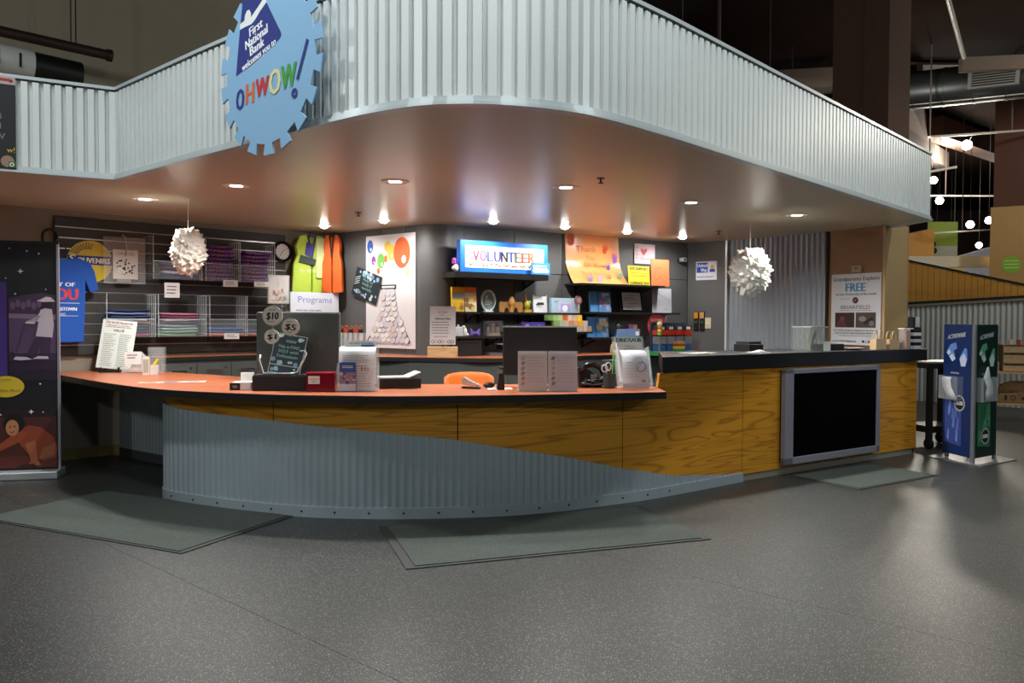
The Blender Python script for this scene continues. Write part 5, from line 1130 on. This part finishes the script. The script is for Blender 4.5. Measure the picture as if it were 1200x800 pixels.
# brochure holder with a flopping sheet
t = thing('brochure_holder', 'clear brochure holder with curling white sheets and a blue flyer', 'holder', (-1.09, 5.56, DZ), .02)
MB().box(-.14, -.06, 0, .145, -.057, .17).box(-.14, .03, 0, .145, .033, .30).box(-.14, -.06, 0, -.137, .03, .20).box(.142, -.06, 0, .145, .03, .20).box(-.14, -.06, 0, .145, .03, .004).build('clear_case', clear('e6ecf2', .2), t)
def curl(w, prof, x0=0, m_=None, name='sheet', par=None, th=.003):
    mb = MB(); n = len(prof)
    for y, z in prof: mb.v += [(x0-w/2, y, z), (x0+w/2, y, z)]
    for y, z in prof: mb.v += [(x0-w/2, y+th, z-th*.5), (x0+w/2, y+th, z-th*.5)]
    for i in range(n-1):
        a = 2*i; mb.f += [(a, a+1, a+3, a+2), (2*n+a+2, 2*n+a+3, 2*n+a+1, 2*n+a), (a, a+2, 2*n+a+2, 2*n+a), (a+1, 2*n+a+1, 2*n+a+3, a+3)]; mb.m += [0]*4
    return mb.build(name, m_, par, smooth='all')
curl(.255, [(-.045, .005), (-.048, .12), (-.05, .22), (-.045, .275), (-.02, .305), (.02, .315)], 0, mat('dfe4e6', .5), 'curling_sheet', t)
MB().box(-.10, .015, .05, .125, .02, .355).build('rear_sheet', mat('e4e7e8', .5), t)
q = Print(.015); q.text('OH WOW News Letter', .02, .338, .018, '4a5054', .17).rect(.02, .315, .11, .328, '2f7ac0'); q.done(t)
q = Print(-.053); q.lines(-.10, .2, .11, .26, 5, '8f969a', .3).lines(-.01, .03, .10, .19, 9, '9aa0a4', .25).rect(.03, .145, .04, .175, 'c0502e').rect(.055, .145, .063, .175, '9a8a3a').rect(.075, .145, .083, .175, '9aa05a'); q.done(t)
MB().box(-.12, -.068, .005, -.005, -.064, .205).build('flyer', mat('3a5aa0', .4), t)
q = Print(-.068); q.rect(-.12, .005, -.005, .055, 'd0d4e2').rect(-.12, .055, -.005, .135, '8a7f98')
for i in range(12): q.disc(r6.uniform(-.11, -.015), r6.uniform(.06, .13), .013, r6.choice(['c9b8c4', '55486a', 'a38aa0', 'd8c8cc']), n=8)
q.lines(-.1, .165, -.02, .185, 2, 'dfe6f4', .5, .1); q.done(t)
# low black tray
t = thing('black_tray', 'low black tray with a pale paper edge on the orange worktop', 'tray', (-.84, 5.86, DZ), .35)
MB().box(-.16, -.11, 0, .14, .12, .075).build('tray', M_BLACKM, t, bevel=.004); MB().prism([(-.15, .076), (.05, .076), (.14, .115), (.14, .12), (.05, .083), (-.15, .083)], -.1, .1).build('paper_sheet', mat('b9bcc0', .4), t); MB().tube([(-.05, -.12, .004), (0, -.16, .004), (.06, -.17, .004), (.1, -.16, .004)], .004, 6).build('cable', M_BLACK, t)
# orange chair behind the desk
ch = thing('chair', 'orange plastic shell chair behind the reception desk', 'chair', (-.37, 6.95, 0), PI+.1)
seat = MB(); nx = 9
prof = [(.20, .43), (.22, .455), (.1, .45), (-.05, .445), (-.17, .455), (-.215, .50), (-.235, .60), (-.25, .72), (-.265, .83), (-.27, .865), (-.278, .872)]
for k, (y, z) in enumerate(prof):
    for i in range(nx):
        u = -1+2*i/(nx-1); hw = .23 if k < 9 else (.215 if k == 9 else .19)
        seat.v.append((u*hw, y+(.035*u*u if k > 5 else 0), z+(.03*u*u if k < 5 else 0)-(.0 if k < 9 else .02*abs(u)**4)))
for k in range(len(prof)-1):
    for i in range(nx-1): a = k*nx+i; seat.f.append((a, a+1, a+nx+1, a+nx)); seat.m.append(0)
so = seat.build('seat_shell', mat('d0691c', .4), ch, smooth='all'); md = so.modifiers.new('thick', 'SOLIDIFY'); md.thickness = .012
for sx in (-1, 1):
    for y in (.17, -.16): MB().cyl((sx*.16, y, .43), (sx*.21, y*1.3, 0), .011, n=8).build('leg', M_CHROME, ch, smooth=True)
# stapler, mouse
t = thing('stapler', 'small silver stapler on the orange worktop', 'stapler', (-.30, 5.77, DZ), -.5)
MB().box(-.07, -.02, 0, .07, .02, .015).build('base', M_BLACK, t); MB().prism([(-.07, .03), (.06, .018), (.07, .035), (.0, .06), (-.05, .085), (-.075, .075)], -.016, .016).build('arm', mat('cfc8c0', .25, .6), t, bevel=.004)
t = thing('computer_mouse', 'black computer mouse beside the silver stapler', 'mouse', (-.17, 5.85, DZ), .2); MB().ball((0, 0, .021), .045, .028, .021, 14, 8).build('body', M_BLACK, t, smooth='all'); MB().cyl((.02, 0, .036), (.02, 0, .042), .006, n=8).build('wheel', M_STEEL, t)
t = thing('note_paper', 'sheet of white paper lying by the computer mouse', 'paper', (-.08, 5.80, DZ), .1); MB().box(-.10, -.09, 0, .08, .09, .0015).build('sheet', M_PAPER, t); pr_ = MB().box(-.05, -.06, .0016, .03, .06, .002).build('printed_block', mat('b9b6b2', .6), t)
# second monitor seen from behind, with menu sheets before it
mo = thing('monitor', 'black monitor seen from behind the pair of printed menu sheets', 'monitor', (.215, 5.93, DZ), .02)
MB().box(-.285, -.025, .09, .275, .03, .455).build('back_shell', mat('0e0e0f', .55), mo, bevel=.01); MB().box(-.285, -.03, .452, .275, .03, .462).build('pale_top_edge', mat('a8adb0', .4), mo); MB().box(-.05, -.02, 0, .05, .05, .10).build('neck', M_BLACK, mo); MB().box(-.15, -.07, 0, .15, .11, .012).build('foot', M_BLACK, mo); MB().box(-.275, .03, .1, .265, .034, .445).build('screen', M_BLACKG, mo)
t = thing('card_reader', 'black upright card reader beside the menu sheets', 'card reader', (-.09, 5.72, DZ), .1); MB().prism([(-.02, 0), (.035, 0), (.03, .16), (.0, .17)], -.04, .04).build('body', M_BLACK, t, bevel=.006); MB().box(-.018, -.042, .12, .02, -.04, .15).build('display', mat('8a8f92', .3), t)
for k, (x, lb) in enumerate([(.148, 'printed menu sheet in a clear stand beside the card reader'), (.365, 'printed menu sheet in a clear stand next to the black cables')]):
    o, pr = board('menu_sheet', lb, 'menu', (x, 5.585+.02*k, DZ), .06, .208, .285, .006, 'c9c0bb' if k == 0 else 'c9bdc4', -.08)
    for i in range(6): pr.poly([(-.085+r6.uniform(-.005, .005), .045+.036*i), (-.065, .04+.036*i), (-.055+r6.uniform(0, .01), .065+.036*i), (-.075, .07+.036*i)], ([ 'b07a72', 'b0605a', '7a6f74', '8a7a80', '6a7f7a', 'a8a07a'] if k == 0 else ['3f5a5a', '4a5f62', '8a8f86', 'b08a62', 'b89a72', '5a4a4c'])[i])
    pr.lines(-.04, .06, .09, .25, 9, 'a39a9c', .18); pr.done(o)
    MB().box(-.107, -.012, 0, .107, -.009, .29).build('clear_front', clear('ffffff', .1), o); MB().box(-.105, -.012, 0, .105, .05, .006).build('clear_foot', clear('ffffff', .3), o)
# phone, cables, pen holder
t = thing('desk_phone', 'black desk phone with a coiled heap of cables', 'phone', (.585, 6.03, DZ), .3)
MB().prism([(-.10, 0), (.09, 0), (.09, .05), (-.02, .14), (-.10, .15)], -.08, .08).build('body', M_BLACK, t, bevel=.008); MB().tube([(-.11, -.09, .12), (-.06, -.1, .165), (.0, -.1, .175), (.06, -.1, .15), (.09, -.09, .10)], .022, 8).build('handset', M_BLACKG, t, smooth='all')
for k in range(5): MB().tube([(r6.uniform(-.12, .1), -.09-.02*k, .02+.02*r6.random()) for _ in range(2)]+[(r6.uniform(-.12, .12), -.1-.015*k, r6.uniform(.01, .09)) for _ in range(4)], .006, 6).build('cable', M_BLACK if k != 2 else mat('8a8d92', .4), t, smooth='all')
MB().box(-.02, -.105, .055, .03, -.10, .10).build('paper_tag', mat('a39a9a', .5), t)
t = thing('receipt_printer', 'dark grey upright terminal behind the desk phone', 'printer', (.79, 6.13, DZ), .2); MB().box(-.07, -.07, 0, .08, .07, .20).build('body', mat('24282a', .45), t, bevel=.008); MB().box(-.06, -.078, .13, .07, -.07, .19).build('panel', mat('3a4446', .35), t)
t = thing('pen_cup', 'dark cup with a green ruler and white scissors', 'cup', (.73, 5.87, DZ), .1)
MB().lathe([(.045, 0), (.05, .11), (.046, .11), (.042, .01)], 16).build('cup', mat('30383a', .5), t, smooth=True); MB().bar((.02, 0, .02), (.03, .0, .27), .022, .006).build('green_ruler', mat('5ab85a', .4), t)
MB().tube([(-.04+.022*math.cos(a*PI/6), -.02, .15+.026*math.sin(a*PI/6)) for a in range(13)], .005, 6).tube([(-.015+.02*math.cos(a*PI/6), -.03, .165+.03*math.sin(a*PI/6)) for a in range(13)], .005, 6).bar((-.03, -.02, .13), (0, 0, .03), .008).build('scissors', mat('d2d4d6', .3), t); MB().cyl((.0, -.02, .02), (-.005, -.03, .15), .005, n=6).build('red_pen', mat('c0402e', .4), t)
# white brochure holder at the end of the desk
t = thing('brochure_holder', 'angled clear holder with white booklets at the end of the worktop', 'holder', (.915, 5.80, DZ+.013), .28); t.scale = (1.02, 1.02, 1.0)
Mb = Matrix.Rotation(-.28, 4, 'X')
MB().box(-.12, .05, .02, .12, .055, .40, Mb).box(-.12, -.05, 0, -.117, .06, .30, Mb).box(.117, -.05, 0, .12, .06, .30, Mb).box(-.12, -.05, .0, .12, .055, .004, Mb).build('clear_case', clear('dfe6ea', .22), t)
MB().box(-.11, .03, .1, .12, .036, .395, Mb).build('dinosaur_leaflet', mat('9fb5ae', .5), t)
q = Print(.03); q.text('DINOSAUR', .005, .37, .045, '35443f', .2, .002); q.done(t, M_=Mb)
MB().box(-.11, .0, .05, .09, .02, .345, Mb).build('white_leaflet', M_PAPER, t); q = Print(.0); q.text('Guide to', -.01, .315, .025, '77777c', .07).lines(-.06, .285, .05, .3, 1, '8a8a90', .4); q.done(t, M_=Mb)
cs = curl(.20, [(-.05, .005), (-.05, .10), (-.045, .17), (-.03, .225), (-.005, .26), (.02, .275)], -.02, mat('dfe2ea', .5), 'curling_booklet', t)
q = Print(-.052); q.ring(.02, .155, .04, .01, 'a9adb8', 16).line([(-.02, .12), (.03, .2), (.055, .16)], .008, 'b4b8c2').poly([(.02, .05), (.04, .06), (.06, .05), (.04, .045)], 'b0583a').lines(-.1, .07, .0, .2, 6, 'cdd0d8', .2).rect(.03, .006, .06, .03, '5a5f78'); q.done(t)
MB().box(-.125, -.058, 0, .085, -.054, .035).build('label_strip', mat('cfd2dc', .4), t)
# ------------------------------------------------------------------ paper star lanterns
def star_point():
    """one folded paper point: a creased hollow dart with its base on the ball"""
    mb = MB(); b = [(.5, .0, .0), (.12, .30, .08), (-.42, .32, .0), (-.30, .0, .14), (-.42, -.32, 0), (.12, -.30, .08)]
    mb.add(b+[(.08, 0, 1.0), (.0, 0, .12)], [(0, 1, 6), (1, 2, 6), (2, 3, 6), (3, 4, 6), (4, 5, 6), (5, 0, 6), (7, 1, 0), (7, 2, 1), (7, 3, 2), (7, 4, 3), (7, 5, 4), (7, 0, 5)])
    return mb
def m_lantern_paper():  # plain paper colour with slight random tone
    m, nt, b = base_mat('lantern_paper'); b.inputs['Base Color'].default_value = rgb('e8e6dc'); b.inputs['Roughness'].default_value = .7
    n = nt.nodes.new('ShaderNodeTexNoise'); n.inputs['Scale'].default_value = 8
    mx = nt.nodes.new('ShaderNodeMix'); mx.data_type = 'RGBA'; mx.inputs[6].default_value = rgb('dcd9ce'); mx.inputs[7].default_value = rgb('efeee8')
    nt.links.new(n.outputs['Fac'], mx.inputs[0]); nt.links.new(mx.outputs[2], b.inputs['Base Color'])
    return m
LP = m_lantern_paper(); SP = star_point().mesh('folded_paper_point', LP)
def lantern(loc, rx, rz_, label, n, ps, seed):
    rr = random.Random(seed); t = thing('paper_lantern', label, 'lantern', loc)
    MB().ball((0, 0, 0), rx*.62, rx*.62, rz_*.66, 18, 12).build('paper_core', LP, t, smooth='all')
    MB().cyl((0, 0, rz_*.6), (0, 0, ZS-loc[2]), .003, n=5).build('cord', mat('cfcabf', .5), t)
    for i in range(n):
        z = 1-2*(i+.5)/n; a = i*2.39996+rr.uniform(-.12, .12); r = math.sqrt(1-z*z); d = Vector((r*math.cos(a), r*math.sin(a), z))
        pos = Vector((d.x*rx*.58, d.y*rx*.58, d.z*rz_*.64)); nrm = Vector((d.x/rx, d.y/rx, d.z/rz_)).normalized()
        nrm = (nrm+Vector((rr.uniform(-.35, .35), rr.uniform(-.35, .35), rr.uniform(-.35, .35)))).normalized(); q = nrm.to_track_quat('Z', 'Y'); e = (q @ Matrix.Rotation(rr.uniform(0, 6.28), 4, 'Z').to_quaternion()).to_euler()
        k = ps*rr.uniform(.85, 1.15); inst(SP, 'folded_paper_point', pos, e, t, (k, k, rx*.40*rr.uniform(.75, 1.15)))
lantern((-2.80, 6.8, 1.94), .165, .25, 'slim white folded paper star lantern before the slatwall', 110, .125, 1)
lantern((2.385, 7.9, 1.855), .232, .278, 'large round white folded paper star lantern before the corrugated wall', 96, .17, 2)
# ------------------------------------------------------------------ on the tall worktop
CZ = 1.08
t = thing('letter_tray', 'black letter tray at the back of the charcoal worktop', 'tray', (2.20, 7.30, CZ), .6); MB().box(-.10, -.09, 0, .10, .09, .065).build('tray', M_BLACKM, t, bevel=.004); MB().box(-.085, -.075, .065, .085, .075, .09).build('papers', mat('2a2627', .6), t)
t = thing('loose_paper', 'crumpled white paper on the charcoal worktop', 'paper', (2.20, 7.02, CZ), .5); MB().slab([(-.10, -.04), (.10, -.05), (.11, .05), (-.09, .05)], 0, .003).build('sheet', M_WHITE, t); MB().prism([(-.06, .003), (.07, .003), (.03, .02)], -.03, .03).build('fold', M_WHITE, t)
t = thing('loose_paper', 'flat white sheet by the toy rack end of the charcoal worktop', 'paper', (1.62, 6.75, CZ), .55); MB().box(-.16, -.09, 0, .14, .09, .003).build('sheet', mat('b9b6ac', .5), t); MB().box(.02, -.05, .003, .07, -.01, .012).build('cream_block', mat('d8cfae', .5), t)
t = thing('glass_terrarium', 'glass case with a small plant and a white card on the worktop', 'terrarium', (2.83, 7.45, CZ), .58)
MB().box(-.13, -.10, 0, .13, .10, .225).build('glass_case', clear('dfe8df', .18), t); MB().box(-.135, -.105, .222, .135, .105, .232).build('rim', mat('c9ccc4', .3), t)
for k in range(7):
    a = k*.9; MB().tube([(0, 0, .01), (.03*math.cos(a), .03*math.sin(a), .10), (.08*math.cos(a), .07*math.sin(a), .14+.01*k), (.11*math.cos(a), .09*math.sin(a), .10)], .006, 5).build('stem', mat('8f9a7a', .6), t)
MB().box(.05, -.115, .0, .15, -.11, .09).build('white_card', mat('dfe2dc', .5), t)
t = thing('black_case', 'flat black case on the charcoal worktop below the poster', 'case', (3.10, 7.70, CZ), .6); MB().box(-.15, -.08, 0, .15, .08, .06).build('case', M_BLACKM, t, bevel=.005); MB().box(-.13, -.085, .02, -.10, -.08, .04).build('latch', M_CHROME, t)
t = thing('small_plate', 'round dark dish with a pale rim on the charcoal worktop', 'dish', (3.36, 7.74, CZ), 0); MB().lathe([(.05, 0), (.10, .012), (.10, .018), (.05, .008)], 20).build('dish', mat('3a3a3c', .3), t, smooth=True); MB().lathe([(.09, .014), (.102, .018), (.102, .021), (.09, .018)], 20).build('pale_rim', mat('b8b4b0', .3), t)
KRAFT = mat('c2a57e', .75, 0, .08)
def paper_bag(x, y, w, h, label, rz):
    t = thing('paper_bag', label, 'bag', (x, y, CZ), rz); MB().prism([(-w/2, 0), (w/2, 0), (w/2*.97, h), (-w/2*.97, h)], -.035, .035).build('bag_body', KRAFT, t)
    for yy in (-.03, .03): MB().tube([(-w*.22, yy, h*.85), (-w*.21, yy, h*1.3), (-w*.12, yy, h*1.75), (w*.12, yy, h*1.75), (w*.21, yy, h*1.3), (w*.22, yy, h*.85)], .006, 6).build('handle', KRAFT, t, smooth='all')
paper_bag(3.70, 7.93, .17, .105, 'small kraft paper bag below the corner of the poster', .55); paper_bag(3.885, 8.04, .17, .10, 'small kraft paper bag next to the ribbed cylinder', .55)
t = thing('brochure_tube', 'pale ribbed cylinder with paper on top at the worktop end', 'canister', (4.05, 8.10, CZ), .5)
MB().lathe([(.055, 0), (.055, .20), (.05, .205), (.0001, .205)], 20).build('canister', mat('b5aaa4', .35, .2), t, smooth=True); MB().slab([(-.06, -.04), (.07, -.05), (.09, .04), (-.04, .05)], .205, .215).build('paper_lid', M_WHITE, t); MB().box(-.055, -.058, .02, -.02, -.05, .19).build('pink_label', mat('c08a80', .5), t)
t = thing('drawer_stack', 'narrow black and white striped stack at the worktop end', 'stack', (4.19, 8.20, CZ), .5)
for k in range(6): MB().box(-.06, -.05, .034*k, .06, .05, .034*k+.032).build('tier', M_BLACKM if k % 2 else mat('d8dadc', .4), t)
MB().box(-.06, -.05, .204, .06, .05, .225).build('lid', M_BLACK, t); MB().box(-.055, -.03, .225, -.01, .03, .33).build('black_bottle', M_BLACKM, t, bevel=.005); MB().box(.0, -.03, .225, .06, .03, .33).build('clear_box', clear('e8ecee', .35), t)
# poster on the column
o, pr = board('grandparents_poster', 'white poster offering grandparents a free visit on the brown column', 'poster', WP.p(.318, .002, 1.10), WP.rz, .61, .79, .008, 'cfd0d4')
pr.text('Grandparents Explore', 0, .735, .062, '5f5648', .57, .002).text('FREE', 0, .64, .13, '2f86b8', .24, .005).text('the last Wednesday of the month', 0, .565, .036, '4a4448', .5, .001).text('sponsored by', -.13, .515, .022, '6a6468', .12).disc(0, .495, .036, '4a2a26').line([(-.015, .48), (.012, .515)], .008, 'b08a80').text('BRIARFIELD', 0, .42, .062, '6a6468', .36, .001).lines(-.2, .375, .2, .39, 1, '8a8488', .4, .02)
pr.rect(-.25, .195, -.008, .36, '3a201c').rect(.008, .195, .25, .36, '4a4038').disc(-.16, .29, .03, '6a4438').poly([(-.25, .195), (-.1, .195), (-.12, .26), (-.2, .28)], '55302a').disc(.09, .29, .045, '8a8078', .03).poly([(.1, .25), (.2, .31), (.23, .28), (.13, .22)], '241d1a').disc(.2, .24, .03, '7a726a')
pr.text('Have family members visiting from out of town?', 0, .165, .026, '4f494c', .54, .0008).text('Stop by the front desk and inquire about our', 0, .135, .026, '4f494c', .5, .0008).text('Grandparent Membership Program', 0, .105, .024, '7a7478', .4).text('www.OHWOWkids.org', -.135, .045, .026, '5a4a4c', .3, .0006)
for k, c in enumerate(['26262a', 'b0b2b8', 'a84a3e', 'a03a34']): pr.rect(.09+.035*k, .03, .117+.035*k, .055, c)
pr.done(o)
t = thing('thermostat', 'small beige thermostat above the grandparents poster', 'thermostat', WP.p(.33, .0, 1.905), WP.rz); MB().box(-.06, -.025, 0, .06, -.001, .07).build('cover', mat('a38f6c', .5), t, bevel=.004); MB().box(-.02, -.028, .03, .02, -.025, .05).build('display', mat('6a5f4a', .4), t)
# ------------------------------------------------------------------ leaflet tower
kx, ky = 4.392, 7.452
la, lb_ = Vector((-.045, .44)), Vector((.42, .28))
kt = thing('leaflet_tower', 'tall blue and green leaflet tower with silver corner post', 'display stand', (kx, ky, 0))
base = [(-.02, -.12), (.62, .20), (.50, .62), (-.20, .45)]
MB().slab([(.0, -.15), (.58, .24), (.40, .80), (-.22, .42)][::-1], 0, .012).build('floor_plate', mat('8f9094', .35, .6), kt)
MB().cyl((0, 0, .012), (0, 0, 1.335), .022, n=14).build('corner_post', mat('9aa0a6', .3, .7), kt, smooth=True)
for p in [la*.9+lb_*.06, lb_*.9+la*.06, (la+lb_)*.92]: MB().cyl((p.x, p.y, .012), (p.x, p.y, 1.30), .018, n=10).build('rear_post', mat('9aa0a6', .3, .7), kt, smooth=True)
MB().slab([(0, 0), tuple(lb_), tuple(la+lb_), tuple(la)][::-1], 1.30, 1.315).build('top_plate', mat('8a9096', .4), kt)
rot1 = math.atan2(-la.y, -la.x); rot2 = math.atan2(lb_.y, lb_.x)
def face(org, rot, c, tone, seed, head, sub):
    W_ = .42; pn = MB().box(.015, -.014, .06, W_, .0, 1.335).build('face_panel', mat(c, .4), kt, loc=(org[0], org[1], 0), rz=rot)
    pr = Print(-.014); pr.text(head, .20, 1.225, .06, 'b9bec8', .26, .002, .35, .12).text(sub, .19, .86, .025, 'b9c0c8', .12, .001)
    for poly, cc in [([(.07, 1.08), (.12, 1.14), (.2, 1.16), (.22, 1.10), (.17, 1.08), (.19, 1.02), (.13, 1.0)], tone[0]), ([(.06, 1.06), (.1, 1.09), (.13, 1.06), (.09, 1.03)], tone[1]), ([(.10, 1.02), (.15, 1.05), (.20, 1.0), (.15, .97)], tone[1]), ([(.26, 1.02), (.33, 1.11), (.36, 1.10), (.37, 1.0), (.34, .94), (.28, .95)], tone[0]), ([(.255, 1.0), (.32, 1.06), (.36, 1.0), (.34, .93), (.28, .93)], tone[1])]: pr.poly(poly, cc)
    pr.poly([(.05, .17), (.30, .15), (.30, .58), (.05, .60)], tone[2])
    rr = random.Random(seed)
    for i in range(9): x = rr.uniform(.07, .26); z = rr.uniform(.2, .5); pr.poly([(x, z), (x+.03, z-.02), (x+.035, z+.09), (x+.015, z+.1)], tone[3] if i % 2 else tone[0])
    cx, cz = (.27, .57) if seed == 1 else (.20, .26)
    pr.poly([(cx+(.085 if k % 2 else .072)*math.cos(PI*k/18), cz+(.085 if k % 2 else .072)*math.sin(PI*k/18)) for k in range(36)], 'a9adb6').disc(cx, cz, .064, '16181e').rect(cx-.05, cz-.018, cx+.05, cz+.018, 'c9ccd2').done(pn)
    bx = MB().box(.03, -.075, .60, .31, -.072, .83).box(.03, -.075, .60, .033, -.014, .83).box(.307, -.075, .60, .31, -.014, .83).box(.03, -.075, .60, .31, -.014, .604).build('clear_pocket', clear('dfe6ea', .12), pn)
    m2 = MB(); pf = [(-.060, .61, .20), (-.066, .66, .17), (-.056, .72, .11), (-.045, .79, .08), (-.035, .815, .08)] if seed == 1 else [(-.060, .61, .17), (-.066, .68, .15), (-.05, .74, .19), (-.04, .83, .15), (-.03, .93, .19)]
    for q, (y, z, x) in enumerate(pf):
        w_ = .13 if seed == 1 else [.13, .14, .12, .13, .02][q]; m2.v += [(x-w_/2+.02, y, z), (x+w_/2+.02, y, z)]
    for i in range(4): m2.f.append((2*i, 2*i+1, 2*i+3, 2*i+2)); m2.m.append(0)
    o = m2.build('leaflet', mat('c3c7ce', .5), pn, smooth='all'); sd_ = o.modifiers.new('thick', 'SOLIDIFY'); sd_.thickness = .004
face((la.x, la.y), rot1, '0a2a5e', ['5f86d0', 'c3cde6', '33468a', '5a6ab0'], 1, 'ACTIVEWARE', 'ENGLISH')
face((0, 0), rot2, '0e2c25', ['4f9a78', 'b9cfc6', '2f6a4a', '5a9a70'], 2, 'ACTIVEWARE', 'BIZ')
# ------------------------------------------------------------------ black cart behind the counter end
ct = thing('rolling_cart', 'black rolling cart behind the end of the counter', 'cart', (4.66, 8.62, 0), .25)
MB().box(-.26, -.20, .86, .26, .20, .92).build('top', M_BLACK, ct, bevel=.006); MB().box(-.25, -.19, .92, .25, .19, .935).build('grey_liner', mat('9a9a98', .4), ct)
MB().box(-.25, -.19, .17, .25, .19, .24).build('lower_shelf', M_BLACK, ct)
for sx in (-1, 1):
    for sy in (-1, 1):
        MB().box(sx*.235-.025, sy*.175-.025, .10, sx*.235+.025, sy*.175+.025, .86).build('leg', M_BLACK, ct)
        c = MB().cyl((sx*.235-.018, sy*.175, .055), (sx*.235+.018, sy*.175, .055), .055, n=16).build('caster', M_BLACKM, ct, smooth=True); MB().box(sx*.235-.022, sy*.175-.02, .05, sx*.235+.022, sy*.175+.02, .105).build('fork', M_BLACK, c)
# ------------------------------------------------------------------ shelves with boxes further back
sh_ = thing('wooden_shelf', 'low wooden shelf unit with two boards against the gallery wall', 'shelf', (7.35, 10.75, 0), -.35)
for z in (.225, .655): MB().box(-.75, -.22, z, .75, .22, z+.03).build('shelf_board', M_BAMBOO, sh_)
for sx in (-1, 1):
    for sy in (-1, 1): MB().box(sx*.70-.02, sy*.19-.02, 0, sx*.70+.02, sy*.19+.02, .655).build('post', M_BLACK, sh_)
def on_shelf(x, y, z): c, s = math.cos(-.35), math.sin(-.35); return (7.35+x*c-y*s, 10.75+x*s+y*c, z)
t = thing('wooden_chest', 'small wooden chest of drawers on the upper shelf board', 'drawers', on_shelf(-.20, 0, .685), -.35)
MB().box(-.38, -.16, 0, .40, .16, .37).build('carcass', mat('6a4f2e', .6), t)
for z, h in [(.01, .09), (.115, .13), (.262, .10)]: d = MB().box(-.37, -.175, z, .39, -.16, z+h).build('drawer', M_BAMBOO, t); MB().box(-.36, -.178, z+h-.012, .38, -.175, z+h).build('finger_gap', M_BLACKM, d)
for k in range(6): o = tag(MB().cyl((0, 0, 0), (0, 0, .07), .028, n=10).build('small_jar', mat(['d8d0c8', 'b0503a', 'c8c4bc'][k % 3], .4), loc=on_shelf(-.47+.1*k, -.08, 1.055)), 'small %s jar on top of the wooden chest of drawers' % ['cream', 'red', 'grey white'][k % 3], 'jar', 'jars on the drawers')
t = thing('paper_sack', 'crumpled brown paper sack with black print on the lower board', 'sack', on_shelf(-.35, -.02, .255), -.35)
sk = MB().ball((0, 0, .13), .28, .17, .16, 16, 10); rr = random.Random(8); sk.v = [(x+rr.uniform(-.025, .025), y+rr.uniform(-.02, .02), max(.0, z+rr.uniform(-.02, .02))) for x, y, z in sk.v]; sk.build('sack', mat('8a6a44', .8, 0, .2, 18.), t)
MB().prism([(-.3, 0), (.3, 0), (.27, .15), (-.27, .13)], -.17, .1).build('folded_front', mat('96764e', .8, 0, .12, 18.), t, bevel=.02); q = Print(-.171); q.ring(-.1, .075, .035, .01, '2a2420', 14).rect(-.2, .04, -.17, .11, '2a2420').rect(.0, .05, .12, .09, '3a302a'); q.done(t)
for x, c, h, r, lb in [(-.72, '2a2a2e', .16, .035, 'dark bottle with pale cap on the upper shelf board'), (-.635, 'c8bda4', .17, .04, 'cream canister beside the wooden drawers')]:
    t = thing('bottle', lb, 'bottle', on_shelf(x, -.08, .685), 0); MB().lathe([(r, 0), (r, h*.7), (r*.5, h*.85), (r*.5, h)], 14).build('body', mat(c, .4), t, smooth=True); MB().cyl((0, 0, h), (0, 0, h+.05), r*.6, n=10).build('cap', mat('c9c6c0', .4), t)
